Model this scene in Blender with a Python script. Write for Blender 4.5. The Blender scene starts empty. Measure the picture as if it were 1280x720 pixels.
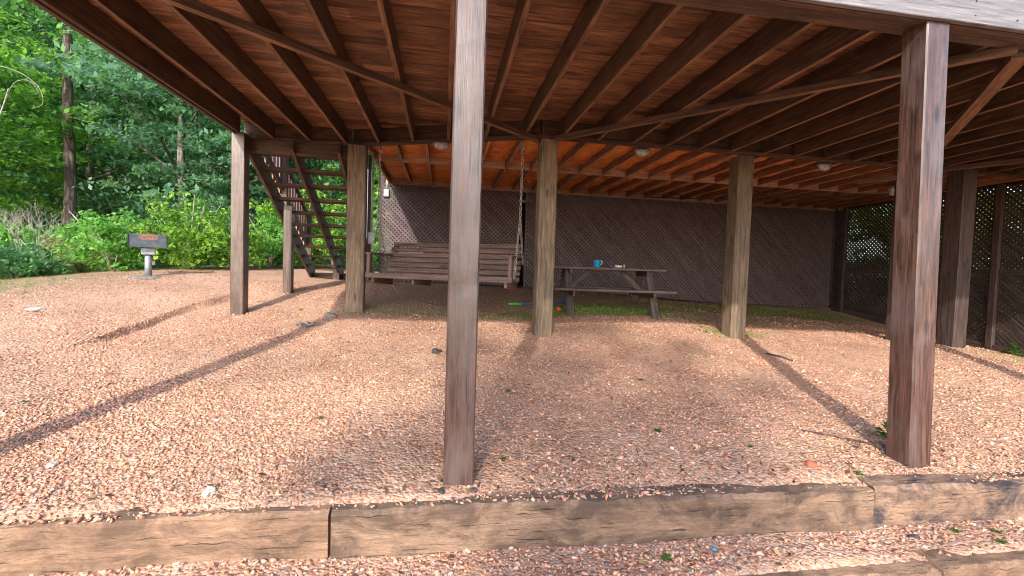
import bpy, bmesh, math, random
import numpy as np
from mathutils import Vector, Matrix

random.seed(7)
rng = np.random.default_rng(7)
scene = bpy.context.scene
COL = scene.collection
PI = math.pi

# ------------------------------------------------------------------ tagging
def tag(o, label=None, cat=None, group=None, kind=None):
    if label: o['label'] = label
    if cat: o['category'] = cat
    if group: o['group'] = group
    if kind: o['kind'] = kind
    return o

def thing(name, label, cat, loc=(0, 0, 0), rz=0.0, group=None):
    o = bpy.data.objects.new(name, None)
    o.empty_display_size = .1
    COL.objects.link(o)
    o.location = loc
    o.rotation_euler = (0, 0, rz)
    return tag(o, label, cat, group)

def copy_tree(o, parent=None):
    c = o.copy()
    COL.objects.link(c)
    if parent: c.parent = parent
    for ch in [x for x in o.children]:
        copy_tree(ch, c)
    return c

# ------------------------------------------------------------------ mesh helper
class MB:
    """collects boxes, tubes, discs with a UV in metres that follows the grain"""
    def __init__(self):
        self.v, self.f, self.uv, self.sm = [], [], [], []

    def quadface(self, pts, uvs, smooth=False):
        n = len(self.v)
        self.v += [tuple(p) for p in pts]
        self.f.append(tuple(range(n, n + len(pts))))
        self.uv += list(uvs)
        self.sm.append(smooth)

    def box(self, c, size, rot=None):
        c = Vector(c)
        hx, hy, hz = size[0] / 2, size[1] / 2, size[2] / 2
        R = rot.to_3x3() if rot is not None else Matrix.Identity(3)
        n = len(self.v)
        P = [(sx * hx, sy * hy, sz * hz) for sz in (-1, 1) for sy in (-1, 1) for sx in (-1, 1)]
        self.v += [tuple(c + R @ Vector(p)) for p in P]
        L = max(range(3), key=lambda i: size[i])
        ou, ov = random.uniform(0, 40), random.uniform(0, 40)
        for k, F in enumerate(((0, 2, 3, 1), (4, 5, 7, 6), (0, 1, 5, 4), (2, 6, 7, 3), (0, 4, 6, 2), (1, 3, 7, 5))):
            self.f.append(tuple(n + i for i in F))
            ax = (2, 2, 1, 1, 0, 0)[k]
            rest = [a for a in range(3) if a != ax]
            if L in rest:
                ua = L; va = [a for a in rest if a != L][0]
            else:
                ua, va = rest
            for i in F:
                self.uv.append((P[i][ua] + ou + (.0 if L in rest else 7.), P[i][va] + ov + k * .37))
            self.sm.append(False)
        return self

    def beam(self, p0, p1, w, h, up=(0, 0, 1)):
        """box from p0 to p1; w sideways, h along up"""
        p0, p1 = Vector(p0), Vector(p1)
        d = p1 - p0
        x = d.normalized()
        up = Vector(up)
        y = up.cross(x).normalized()
        z = x.cross(y)
        R = Matrix((x, y, z)).transposed()
        return self.box((p0 + p1) / 2, (d.length, w, h), R)

    def tube(self, pts, radii, seg=8, cap=True, smooth=True):
        pts = [Vector(p) for p in pts]
        if not hasattr(radii, '__len__'): radii = [radii] * len(pts)
        n0 = len(self.v)
        ref = Vector((.31, .87, .1)).normalized()
        L = 0.0
        ls = []
        for i, p in enumerate(pts):
            if i: L += (p - pts[i - 1]).length
            ls.append(L)
            d = (pts[min(i + 1, len(pts) - 1)] - pts[max(i - 1, 0)]).normalized()
            a = d.cross(ref)
            if a.length < 1e-3: a = d.cross(Vector((1, 0, 0)))
            a.normalize(); b = d.cross(a)
            for k in range(seg):
                t = 2 * PI * k / seg
                self.v.append(tuple(p + (a * math.cos(t) + b * math.sin(t)) * radii[i]))
        o = random.uniform(0, 20)
        for i in range(len(pts) - 1):
            for k in range(seg):
                k2 = (k + 1) % seg
                self.f.append((n0 + i * seg + k, n0 + i * seg + k2, n0 + (i + 1) * seg + k2, n0 + (i + 1) * seg + k))
                c = 2 * PI * radii[i] / seg
                self.uv += [(ls[i] + o, k * c), (ls[i] + o, (k + 1) * c), (ls[i + 1] + o, (k + 1) * c), (ls[i + 1] + o, k * c)]
                self.sm.append(smooth)
        if cap:
            for base, rev in ((n0, True), (n0 + (len(pts) - 1) * seg, False)):
                F = [base + k for k in range(seg)]
                if rev: F.reverse()
                self.f.append(tuple(F))
                self.uv += [(math.cos(k) * .02 + o, math.sin(k) * .02) for k in range(seg)]
                self.sm.append(False)
        return self

    def lathe(self, c, prof, seg=20, smooth=True):
        """prof: list of (r, z)"""
        c = Vector(c)
        n0 = len(self.v)
        for r, z in prof:
            for k in range(seg):
                t = 2 * PI * k / seg
                self.v.append(tuple(c + Vector((r * math.cos(t), r * math.sin(t), z))))
        for i in range(len(prof) - 1):
            for k in range(seg):
                k2 = (k + 1) % seg
                self.f.append((n0 + i * seg + k, n0 + i * seg + k2, n0 + (i + 1) * seg + k2, n0 + (i + 1) * seg + k))
                self.uv += [(prof[i][1], k * .05), (prof[i][1], (k + 1) * .05), (prof[i + 1][1], (k + 1) * .05), (prof[i + 1][1], k * .05)]
                self.sm.append(smooth)
        return self

    def prism(self, poly, p0, ax_u, ax_v, depth_vec):
        """polygon (u,v) extruded by depth_vec"""
        p0, U, V, D = Vector(p0), Vector(ax_u), Vector(ax_v), Vector(depth_vec)
        n = len(self.v); m = len(poly)
        o = random.uniform(0, 30)
        self.v += [tuple(p0 + U * a + V * b) for a, b in poly] + [tuple(p0 + U * a + V * b + D) for a, b in poly]
        self.f.append(tuple(range(n + m - 1, n - 1, -1))); self.uv += [(a + o, b) for a, b in reversed(poly)]; self.sm.append(False)
        self.f.append(tuple(range(n + m, n + 2 * m))); self.uv += [(a + o, b + 1) for a, b in poly]; self.sm.append(False)
        for i in range(m):
            j = (i + 1) % m
            self.f.append((n + i, n + j, n + m + j, n + m + i))
            l = math.dist(poly[i], poly[j]); dl = D.length
            self.uv += [(o, 0), (o + l, 0), (o + l, dl), (o, dl)]; self.sm.append(False)
        return self

    def build(self, name, mat, parent=None, bevel=0.0, bseg=1):
        me = bpy.data.meshes.new(name)
        me.from_pydata(self.v, [], self.f)
        uvl = me.uv_layers.new(name='UVMap')
        uvl.data.foreach_set('uv', np.array(self.uv, dtype=np.float32).ravel())
        me.polygons.foreach_set('use_smooth', self.sm)
        bm = bmesh.new(); bm.from_mesh(me)
        bmesh.ops.recalc_face_normals(bm, faces=bm.faces)
        bm.to_mesh(me); bm.free()
        me.materials.append(mat)
        o = bpy.data.objects.new(name, me)
        COL.objects.link(o)
        if parent: o.parent = parent
        if bevel > 0:
            md = o.modifiers.new('bevel', 'BEVEL')
            md.width = bevel; md.segments = bseg; md.limit_method = 'ANGLE'; md.angle_limit = math.radians(50)
        return o

def paint_lit_edge(o, mat):
    # paler wood on downward faces paints in light bounced off the ground
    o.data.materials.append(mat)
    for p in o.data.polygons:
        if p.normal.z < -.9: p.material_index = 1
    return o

def np_mesh(name, verts, faces_flat, nper, mat, colors=None, parent=None, smooth=False):
    """fast mesh of equal-sided faces; colors = per-face RGB"""
    me = bpy.data.meshes.new(name)
    nv = len(verts); nf = len(faces_flat) // nper
    me.vertices.add(nv); me.loops.add(nf * nper); me.polygons.add(nf)
    me.vertices.foreach_set('co', np.ascontiguousarray(verts, dtype=np.float32).ravel())
    me.loops.foreach_set('vertex_index', np.ascontiguousarray(faces_flat, dtype=np.int32).ravel())
    me.polygons.foreach_set('loop_start', np.arange(0, nf * nper, nper, dtype=np.int32))
    me.polygons.foreach_set('loop_total', np.full(nf, nper, dtype=np.int32))
    if smooth: me.polygons.foreach_set('use_smooth', np.ones(nf, dtype=bool))
    if colors is not None:
        at = me.attributes.new('tint', 'FLOAT_COLOR', 'FACE')
        c = np.ones((nf, 4), dtype=np.float32); c[:, :3] = colors
        at.data.foreach_set('color', c.ravel())
    me.update(); me.validate()
    me.materials.append(mat)
    o = bpy.data.objects.new(name, me)
    COL.objects.link(o)
    if parent: o.parent = parent
    return o

# ------------------------------------------------------------------ materials
def new_mat(name):
    m = bpy.data.materials.new(name); m.use_nodes = True
    nt = m.node_tree
    b = nt.nodes['Principled BSDF']
    return m, nt, b

def nd(nt, t, **kw):
    n = nt.nodes.new(t)
    for k, v in kw.items():
        if k.startswith('i_'):
            n.inputs[k[2:].replace('_', ' ')].default_value = v
        else: setattr(n, k, v)
    return n

def ramp(nt, stops, interp='LINEAR'):
    r = nt.nodes.new('ShaderNodeValToRGB')
    cr = r.color_ramp; cr.interpolation = interp
    while len(cr.elements) < len(stops): cr.elements.new(.5)
    for e, (p, c) in zip(cr.elements, stops):
        e.position = p
        e.color = (*c, 1) if len(c) == 3 else c
    return r

def mixc(nt, fac, a, b, mode='MIX'):
    m = nt.nodes.new('ShaderNodeMix'); m.data_type = 'RGBA'; m.blend_type = mode
    for s, v in ((0, fac), (6, a), (7, b)):
        if hasattr(v, 'is_linked') or hasattr(v, 'links'): nt.links.new(v, m.inputs[s])
        else:
            m.inputs[s].default_value = v if s == 0 else ((*v, 1) if len(v) == 3 else v)
    return m.outputs[2]

def wood(name, dark, light, rough=.6, bump=.25, blotch=None, blotch_amt=.5, cracks=.5, knots=True, spec=.4, gscale=1.0, board=.25):
    m, nt, b = new_mat(name)
    L = nt.links.new
    uv = nd(nt, 'ShaderNodeUVMap')
    mp = nd(nt, 'ShaderNodeMapping'); mp.inputs['Scale'].default_value = (1.1 * gscale, 16 * gscale, 1)
    L(uv.outputs[0], mp.inputs[0])
    n1 = nd(nt, 'ShaderNodeTexNoise', i_Scale=2.2, i_Detail=6, i_Roughness=.62, i_Distortion=.7)
    L(mp.outputs[0], n1.inputs['Vector'])
    mp2 = nd(nt, 'ShaderNodeMapping'); mp2.inputs['Scale'].default_value = (1.6 * gscale, 70 * gscale, 1)
    L(uv.outputs[0], mp2.inputs[0])
    n2 = nd(nt, 'ShaderNodeTexNoise', i_Scale=2.0, i_Detail=3, i_Roughness=.6)
    L(mp2.outputs[0], n2.inputs['Vector'])
    r1 = ramp(nt, [(.34, tuple(c * .8 for c in dark)), (.66, tuple(c * 1.08 for c in light))])
    L(n1.outputs[0], r1.inputs[0])
    r2 = ramp(nt, [(.3, (.5, .5, .5)), (.7, (1.35, 1.35, 1.35))])
    L(n2.outputs[0], r2.inputs[0])
    col = mixc(nt, .8, r1.outputs[0], r2.outputs[0], 'MULTIPLY')
    nb = nd(nt, 'ShaderNodeTexNoise', i_Scale=.37, i_Detail=0); L(uv.outputs[0], nb.inputs['Vector'])
    rb = ramp(nt, [(.3, (1 - board,) * 3), (.7, (1 + board * .6,) * 3)]); L(nb.outputs[0], rb.inputs[0])
    col = mixc(nt, 1.0, col, rb.outputs[0], 'MULTIPLY')
    if blotch:
        n3 = nd(nt, 'ShaderNodeTexNoise', i_Scale=1.7, i_Detail=5, i_Roughness=.65)
        mp3 = nd(nt, 'ShaderNodeMapping'); mp3.inputs['Scale'].default_value = (1.0, 3.2, 1)
        L(uv.outputs[0], mp3.inputs[0]); L(mp3.outputs[0], n3.inputs['Vector'])
        r3 = ramp(nt, [(.47, (0, 0, 0)), (.68, (blotch_amt,) * 3)])
        L(n3.outputs[0], r3.inputs[0])
        col = mixc(nt, r3.outputs[0], col, blotch)
    bumpsrc = n2.outputs[0]
    # thin checks along the grain
    mp4 = nd(nt, 'ShaderNodeMapping'); mp4.inputs['Scale'].default_value = (.9, 34, 1)
    L(uv.outputs[0], mp4.inputs[0])
    n4 = nd(nt, 'ShaderNodeTexNoise', i_Scale=1.6, i_Detail=2, i_Roughness=.5)
    L(mp4.outputs[0], n4.inputs['Vector'])
    r4 = ramp(nt, [(.31, (cracks,) * 3), (.36, (0, 0, 0))])
    L(n4.outputs[0], r4.inputs[0])
    col = mixc(nt, r4.outputs[0], col, tuple(c * .18 for c in dark))
    if knots:
        mp5 = nd(nt, 'ShaderNodeMapping'); mp5.inputs['Scale'].default_value = (2.1, 5.5, 1)
        L(uv.outputs[0], mp5.inputs[0])
        vo = nd(nt, 'ShaderNodeTexVoronoi', i_Scale=1.0); L(mp5.outputs[0], vo.inputs['Vector'])
        r5 = ramp(nt, [(.06, (.8,) * 3), (.19, (0, 0, 0))])
        L(vo.outputs['Distance'], r5.inputs[0])
        col = mixc(nt, r5.outputs[0], col, tuple(c * .4 for c in dark))
    L(col, b.inputs['Base Color'])
    rr = nd(nt, 'ShaderNodeMapRange', i_To_Min=rough - .1, i_To_Max=rough + .13)
    L(n1.outputs[0], rr.inputs[0]); L(rr.outputs[0], b.inputs['Roughness'])
    b.inputs['Specular IOR Level'].default_value = spec
    add = nd(nt, 'ShaderNodeMath', operation='SUBTRACT')
    L(bumpsrc, add.inputs[0]); L(r4.outputs[0], add.inputs[1])
    bp = nd(nt, 'ShaderNodeBump', i_Strength=bump, i_Distance=.004)
    L(add.outputs[0], bp.inputs['Height']); L(bp.outputs[0], b.inputs['Normal'])
    return m

def simple(name, col, rough=.5, metal=0., noise=.25, nscale=12., bump=0., spec=.5, alt=None):
    m, nt, b = new_mat(name)
    L = nt.links.new
    tc = nd(nt, 'ShaderNodeTexCoord')
    n = nd(nt, 'ShaderNodeTexNoise', i_Scale=nscale, i_Detail=5, i_Roughness=.6)
    L(tc.outputs['Object'], n.inputs['Vector'])
    lo = tuple(c * (1 - noise) for c in col) if alt is None else alt
    r = ramp(nt, [(.35, lo), (.65, tuple(min(1, c * (1 + noise * .6)) for c in col))])
    L(n.outputs[0], r.inputs[0]); L(r.outputs[0], b.inputs['Base Color'])
    b.inputs['Roughness'].default_value = rough
    b.inputs['Metallic'].default_value = metal
    b.inputs['Specular IOR Level'].default_value = spec
    if bump:
        bp = nd(nt, 'ShaderNodeBump', i_Strength=bump, i_Distance=.01)
        L(n.outputs[0], bp.inputs['Height']); L(bp.outputs[0], b.inputs['Normal'])
    return m

def tint_mat(name, rough=.85, translucent=0., spec=.25, gain=1.0, tcol=(1.25, 1.2, .6)):
    """colour of each stone / leaf comes from its own per-face colour"""
    m, nt, b = new_mat(name)
    L = nt.links.new
    at = nd(nt, 'ShaderNodeAttribute', attribute_name='tint')
    b.inputs['Roughness'].default_value = rough
    b.inputs['Specular IOR Level'].default_value = spec
    L(at.outputs['Color'], b.inputs['Base Color'])
    if translucent > 0:
        tr = nd(nt, 'ShaderNodeBsdfTranslucent')
        c = mixc(nt, 1.0, at.outputs['Color'], tcol, 'MULTIPLY')
        L(c, tr.inputs['Color'])
        mx = nd(nt, 'ShaderNodeMixShader'); mx.inputs[0].default_value = translucent
        L(b.outputs[0], mx.inputs[1]); L(tr.outputs[0], mx.inputs[2])
        L(mx.outputs[0], nt.nodes['Material Output'].inputs['Surface'])
    return m

M = {}
M['post'] = wood('stained_post_wood', (.034, .015, .011), (.112, .053, .040), rough=.36, bump=.25, blotch=(.15, .118, .118), blotch_amt=.55, cracks=.75, spec=.8)
M['oldpost'] = wood('weathered_post_wood', (.135, .095, .066), (.27, .195, .135), rough=.7, bump=.5, blotch=(.10, .075, .05), blotch_amt=.7, cracks=.8)
M['darkpost'] = wood('dark_post_wood', (.05, .032, .028), (.11, .075, .065), rough=.6, bump=.3)
M['joist'] = wood('joist_wood', (.060, .033, .020), (.150, .084, .050), rough=.6, bump=.25, blotch=(.035, .022, .017), blotch_amt=.7)
M['joistedge'] = wood('lit_joist_edge_wood', (.15, .072, .036), (.31, .16, .084), rough=.65, bump=.25, blotch=(.06, .032, .02), blotch_amt=.6)  # paler copy of the joist wood, ground bounce put into its colour
M['blocking'] = wood('pale_blocking_wood', (.38, .215, .125), (.60, .38, .24), rough=.65, bump=.25)
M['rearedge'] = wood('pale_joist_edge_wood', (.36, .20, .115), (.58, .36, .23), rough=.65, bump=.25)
M['deckboard'] = wood('deck_board_wood', (.17, .078, .040), (.46, .215, .105), rough=.5, bump=.3, blotch=(.05, .026, .017), blotch_amt=.8, board=.55)
M['rearjoist'] = wood('bright_joist_wood', (.17, .080, .042), (.34, .175, .095), rough=.65, bump=.25)
M['fascia'] = wood('grey_fascia_wood', (.19, .175, .18), (.285, .265, .27), rough=.42, bump=.3, blotch=(.17, .16, .175), blotch_amt=.5, spec=.55)
M['stair'] = wood('stair_wood', (.06, .034, .025), (.145, .084, .06), rough=.6, bump=.25)
M['picket'] = wood('picket_wood', (.34, .19, .15), (.52, .32, .26), rough=.65, bump=.25)
M['swing'] = wood('swing_wood', (.070, .042, .035), (.185, .115, .096), rough=.6, bump=.35, blotch=(.16, .10, .085), blotch_amt=.5)
M['table'] = wood('table_wood', (.068, .049, .046), (.16, .118, .108), rough=.65, bump=.4, blotch=(.07, .05, .045), blotch_amt=.6)
def timber_mat(name, c0, c1, stain, amt, thr):
    m, nt, b = new_mat(name); L = nt.links.new
    uv = nd(nt, 'ShaderNodeUVMap')
    def nz(sc, scale, det, rgh, dist=0.):
        mp = nd(nt, 'ShaderNodeMapping'); mp.inputs['Scale'].default_value = (*sc, 1); L(uv.outputs[0], mp.inputs[0])
        n = nd(nt, 'ShaderNodeTexNoise', i_Scale=scale, i_Detail=det, i_Roughness=rgh, i_Distortion=dist); L(mp.outputs[0], n.inputs['Vector']); return n.outputs[0]
    grain = nz((1.2, 22), 3, 8, .7, .5); fine = nz((6, 60), 5, 6, .75); big = nz((1.3, 2.2), 2.2, 7, .72, .6); grit = nz((1, 1), 60, 5, .8); mot = nz((2.2, 4.5), 4, 8, .75, .9)
    r = ramp(nt, [(.30, c0), (.70, c1)]); L(grain, r.inputs[0])
    r2 = ramp(nt, [(.3, (.55,) * 3), (.7, (1.25,) * 3)]); L(fine, r2.inputs[0]); col = mixc(nt, .8, r.outputs[0], r2.outputs[0], 'MULTIPLY')
    r3 = ramp(nt, [(thr, (0,) * 3), (thr + .16, (amt,) * 3)]); L(big, r3.inputs[0]); col = mixc(nt, r3.outputs[0], col, stain)
    r5 = ramp(nt, [(.52, (0,) * 3), (.66, (.65,) * 3)]); L(mot, r5.inputs[0]); col = mixc(nt, r5.outputs[0], col, tuple(x * 1.6 for x in stain))
    r4 = ramp(nt, [(.60, (0,) * 3), (.68, (.8,) * 3)]); L(grit, r4.inputs[0]); col = mixc(nt, r4.outputs[0], col, (.05, .04, .035))
    mp4 = nd(nt, 'ShaderNodeMapping'); mp4.inputs['Scale'].default_value = (1.4, 30, 1); L(uv.outputs[0], mp4.inputs[0])
    n4 = nd(nt, 'ShaderNodeTexNoise', i_Scale=2.2, i_Detail=4, i_Roughness=.6); L(mp4.outputs[0], n4.inputs['Vector'])
    rc = ramp(nt, [(.325, (.75,) * 3), (.375, (0,) * 3)]); L(n4.outputs[0], rc.inputs[0]); col = mixc(nt, rc.outputs[0], col, (.035, .026, .02))
    L(col, b.inputs['Base Color']); b.inputs['Roughness'].default_value = .88; b.inputs['Specular IOR Level'].default_value = .2
    a = nd(nt, 'ShaderNodeMath', operation='SUBTRACT'); L(fine, a.inputs[0]); L(rc.outputs[0], a.inputs[1])
    a2 = nd(nt, 'ShaderNodeMath', operation='ADD'); L(a.outputs[0], a2.inputs[0]); L(mot, a2.inputs[1])
    bp = nd(nt, 'ShaderNodeBump', i_Strength=.9, i_Distance=.009); L(a2.outputs[0], bp.inputs['Height']); L(bp.outputs[0], b.inputs['Normal'])
    return m
M['tie'] = timber_mat('tan_timber_wood', (.25, .15, .10), (.47, .305, .205), (.14, .09, .065), .88, .44)
M['tiemid'] = timber_mat('mottled_timber_wood', (.23, .145, .10), (.44, .295, .205), (.11, .075, .058), .9, .43)
M['tiedark'] = timber_mat('stained_timber_wood', (.27, .17, .115), (.50, .32, .22), (.05, .046, .055), .95, .45)
M['lattice'] = wood('lattice_wood', (.085, .058, .064), (.165, .116, .126), rough=.6, bump=.2, knots=False)
M['latticedark'] = wood('dark_lattice_wood', (.035, .025, .022), (.075, .052, .046), rough=.6, bump=.2, knots=False)
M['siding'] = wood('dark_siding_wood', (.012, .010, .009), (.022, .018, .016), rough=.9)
M['metal'] = simple('galvanised_metal', (.30, .33, .37), .5, .6, .35, 18)
M['chain'] = simple('chain_steel', (.42, .40, .38), .45, .8, .4, 30)
M['rust'] = simple('rusty_metal', (.22, .125, .095), .85, .1, .4, 25)
M['white'] = simple('white_paint', (.38, .40, .43), .5, 0, .12, 8)
M['offwhite'] = simple('frosted_glass', (.48, .46, .42), .3, 0, .1, 20)
M['concrete'] = simple('ash_and_concrete', (.20, .17, .15), .95, 0, .5, 14, .4)
M['blue'] = simple('blue_plastic', (.02, .30, .62), .35, 0, .08, 10)
M['navy'] = simple('dark_blue_plastic', (.02, .04, .28), .35, 0, .1, 10)
M['toygreen'] = simple('green_plastic', (.05, .55, .10), .4, 0, .08, 10)
M['toyblue'] = simple('toy_blue_plastic', (.02, .10, .30), .4, 0, .1, 10)
M['orange'] = simple('orange_plastic', (.75, .10, .02), .4, 0, .1, 10)
M['purple'] = simple('purple_plastic', (.11, .03, .55), .4, 0, .1, 10)
M['ceramic'] = simple('white_ceramic', (.68, .68, .66), .3, 0, .15, 30)
M['stonewhite'] = simple('white_stone', (.62, .57, .52), .9, 0, .35, 22, .5)
M['stonegrey'] = simple('grey_stone', (.26, .23, .22), .9, 0, .4, 22, .5)
M['stonedark'] = simple('dark_stone', (.06, .055, .06), .8, 0, .4, 22, .5)
M['cloth'] = simple('dirty_grey_cloth', (.38, .32, .30), .95, 0, .4, 30, .4)
M['rubber'] = simple('black_cable_rubber', (.02, .02, .02), .6)
M['stones'] = tint_mat('gravel_stone', .85, 0, .25)
M['leaf'] = tint_mat('leaf_green', .55, .5, .25, tcol=(1.65, 1.6, .9))
M['blade'] = tint_mat('grass_blade', .7, .3, .2)
M['straw'] = tint_mat('pine_straw', .9, 0, .1)

def bark(name, dark, light, sc=9):
    m, nt, b = new_mat(name); L = nt.links.new
    uv = nd(nt, 'ShaderNodeTexCoord')
    mp = nd(nt, 'ShaderNodeMapping'); mp.inputs['Scale'].default_value = (1, 1, .22)
    L(uv.outputs['Object'], mp.inputs[0])
    vo = nd(nt, 'ShaderNodeTexVoronoi', i_Scale=sc, feature='DISTANCE_TO_EDGE'); L(mp.outputs[0], vo.inputs['Vector'])
    no = nd(nt, 'ShaderNodeTexNoise', i_Scale=sc * 1.5, i_Detail=6); L(mp.outputs[0], no.inputs['Vector'])
    mu = nd(nt, 'ShaderNodeMath', operation='MULTIPLY'); L(vo.outputs[0], mu.inputs[0]); L(no.outputs[0], mu.inputs[1])
    r = ramp(nt, [(.0, dark), (.16, light)]); L(mu.outputs[0], r.inputs[0]); L(r.outputs[0], b.inputs['Base Color'])
    b.inputs['Roughness'].default_value = .9
    bp = nd(nt, 'ShaderNodeBump', i_Strength=.8, i_Distance=.03); L(mu.outputs[0], bp.inputs['Height']); L(bp.outputs[0], b.inputs['Normal'])
    return m
M['pinebark'] = bark('pine_bark', (.045, .03, .025), (.21, .16, .135))
M['greybark'] = bark('grey_bark', (.08, .075, .065), (.30, .28, .25), 6)
M['deadwood'] = simple('bleached_dead_wood', (.36, .34, .29), .9, 0, .35, 20)

# insulation: orange foam and plywood between the rear joists
def foam():
    m, nt, b = new_mat('orange_foam'); L = nt.links.new
    tc = nd(nt, 'ShaderNodeTexCoord')
    n = nd(nt, 'ShaderNodeTexNoise', i_Scale=3.5, i_Detail=5, i_Roughness=.6, i_Distortion=1.2); L(tc.outputs['Object'], n.inputs['Vector'])
    r = ramp(nt, [(.3, (.55, .12, .025)), (.5, (.82, .25, .05)), (.72, (.88, .40, .12))]); L(n.outputs[0], r.inputs[0])
    L(r.outputs[0], b.inputs['Base Color']); b.inputs['Roughness'].default_value = .8
    bp = nd(nt, 'ShaderNodeBump', i_Strength=.7, i_Distance=.05); L(n.outputs[0], bp.inputs['Height']); L(bp.outputs[0], b.inputs['Normal'])
    return m
M['foam'] = foam()

# ground: red clay and fine gravel, moss and pine straw where they lie
def ground_mat():
    m, nt, b = new_mat('gravel_ground'); L = nt.links.new
    tc = nd(nt, 'ShaderNodeTexCoord')
    vo = nd(nt, 'ShaderNodeTexVoronoi', i_Scale=42, i_Randomness=1.0); L(tc.outputs['Object'], vo.inputs['Vector'])
    sep = nd(nt, 'ShaderNodeSeparateColor'); L(vo.outputs['Color'], sep.inputs[0])
    r = ramp(nt, [(.0, (.27, .135, .095)), (.22, (.44, .25, .17)), (.5, (.52, .32, .225)), (.72, (.41, .265, .20)), (.86, (.55, .39, .30)), (.95, (.21, .165, .155)), (1., (.58, .46, .39))])
    L(sep.outputs[0], r.inputs[0])
    n = nd(nt, 'ShaderNodeTexNoise', i_Scale=.9, i_Detail=6, i_Roughness=.65); L(tc.outputs['Object'], n.inputs['Vector'])
    rn = ramp(nt, [(.35, (.78, .72, .70)), (.62, (1.08, 1.06, 1.04))]); L(n.outputs[0], rn.inputs[0])
    col = mixc(nt, 1.0, r.outputs[0], rn.outputs[0], 'MULTIPLY')
    # fine dirt
    n2 = nd(nt, 'ShaderNodeTexNoise', i_Scale=3.2, i_Detail=7, i_Roughness=.7); L(tc.outputs['Object'], n2.inputs['Vector'])
    rd = ramp(nt, [(.50, (0, 0, 0)), (.62, (.65,) * 3)]); L(n2.outputs[0], rd.inputs[0])
    col = mixc(nt, rd.outputs[0], col, (.47, .305, .215))
    # masks stored on the sheet: x = moss, y = litter
    at = nd(nt, 'ShaderNodeAttribute', attribute_name='cover')
    sp = nd(nt, 'ShaderNodeSeparateColor'); L(at.outputs['Color'], sp.inputs[0])
    n3 = nd(nt, 'ShaderNodeTexNoise', i_Scale=7, i_Detail=6, i_Roughness=.75); L(tc.outputs['Object'], n3.inputs['Vector'])
    for ch, c in ((2, (.085, .055, .035)), (1, (.30, .205, .145)), (0, (.14, .19, .045))):
        a = nd(nt, 'ShaderNodeMath', operation='ADD'); L(sp.outputs[ch], a.inputs[0]); L(n3.outputs[0], a.inputs[1])
        rm = ramp(nt, [(.78, (0, 0, 0)), (1.05 if ch == 0 else .98, (.85,) * 3)]); 
        rm.color_ramp.elements[1].position = .99
        L(a.outputs[0], rm.inputs[0])
        col = mixc(nt, rm.outputs[0], col, c)
    L(col, b.inputs['Base Color']); b.inputs['Roughness'].default_value = .9
    b.inputs['Specular IOR Level'].default_value = .2
    mh = nd(nt, 'ShaderNodeMath', operation='ADD'); L(vo.outputs['Distance'], mh.inputs[0]); L(n3.outputs[0], mh.inputs[1])
    bp = nd(nt, 'ShaderNodeBump', i_Strength=.75, i_Distance=.02); bp.invert = True
    L(mh.outputs[0], bp.inputs['Height']); L(bp.outputs[0], b.inputs['Normal'])
    return m
M['ground'] = ground_mat()
M['hill'] = simple('forest_floor', (.045, .06, .022), .95, 0, .6, .8, .5, .1)

# ------------------------------------------------------------------ terrain
CP = np.array([(-6,2.6,-1.36),(-2.1,2.6,-1.33),(0,2.78,-1.32),(3.44,2.78,-1.33),(7,2.7,-1.42),(10,2.7,-1.5),
(-1.33,7.1,-.68),(-2.96,7,-.75),(1.36,6.1,-.89),(4.37,6.1,-.9),(7.1,6.1,-.96),(7.95,5.75,-.97),(9.9,6.1,-1.2),(9.9,7.1,-1.13),(9.9,10,-.73),
(2.1,7.2,-.65),(3.5,7.0,-.66),(-1.3,10.1,-.31),(5.7,10.1,-.6),(-2.7,8.2,-.51),(-2.5,10.4,-.3),(-5.4,9.1,-.31),
(-11.9,14,-.78),(-9.1,13.6,-.43),(-5.7,13,-.1),(-9,5,-1.2),(-2.5,14,-.1),(14,6,-1.3),(13,12,-.8),(4,14,-.4)])
def _fit():
    n = len(CP); d = np.hypot(CP[:, None, 0] - CP[None, :, 0], CP[:, None, 1] - CP[None, :, 1])
    K = np.where(d > 0, d ** 2 * np.log(d + 1e-12), 0) + np.eye(n) * .3
    Q = np.c_[np.ones(n), CP[:, :2]]
    A = np.block([[K, Q], [Q.T, np.zeros((3, 3))]])
    return np.linalg.solve(A, np.r_[CP[:, 2], 0, 0, 0])
_W = _fit()
def sstep(a, b, x):
    t = np.clip((x - a) / (b - a), 0, 1); return t * t * (3 - 2 * t)
TIE_Y = 2.535
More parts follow.
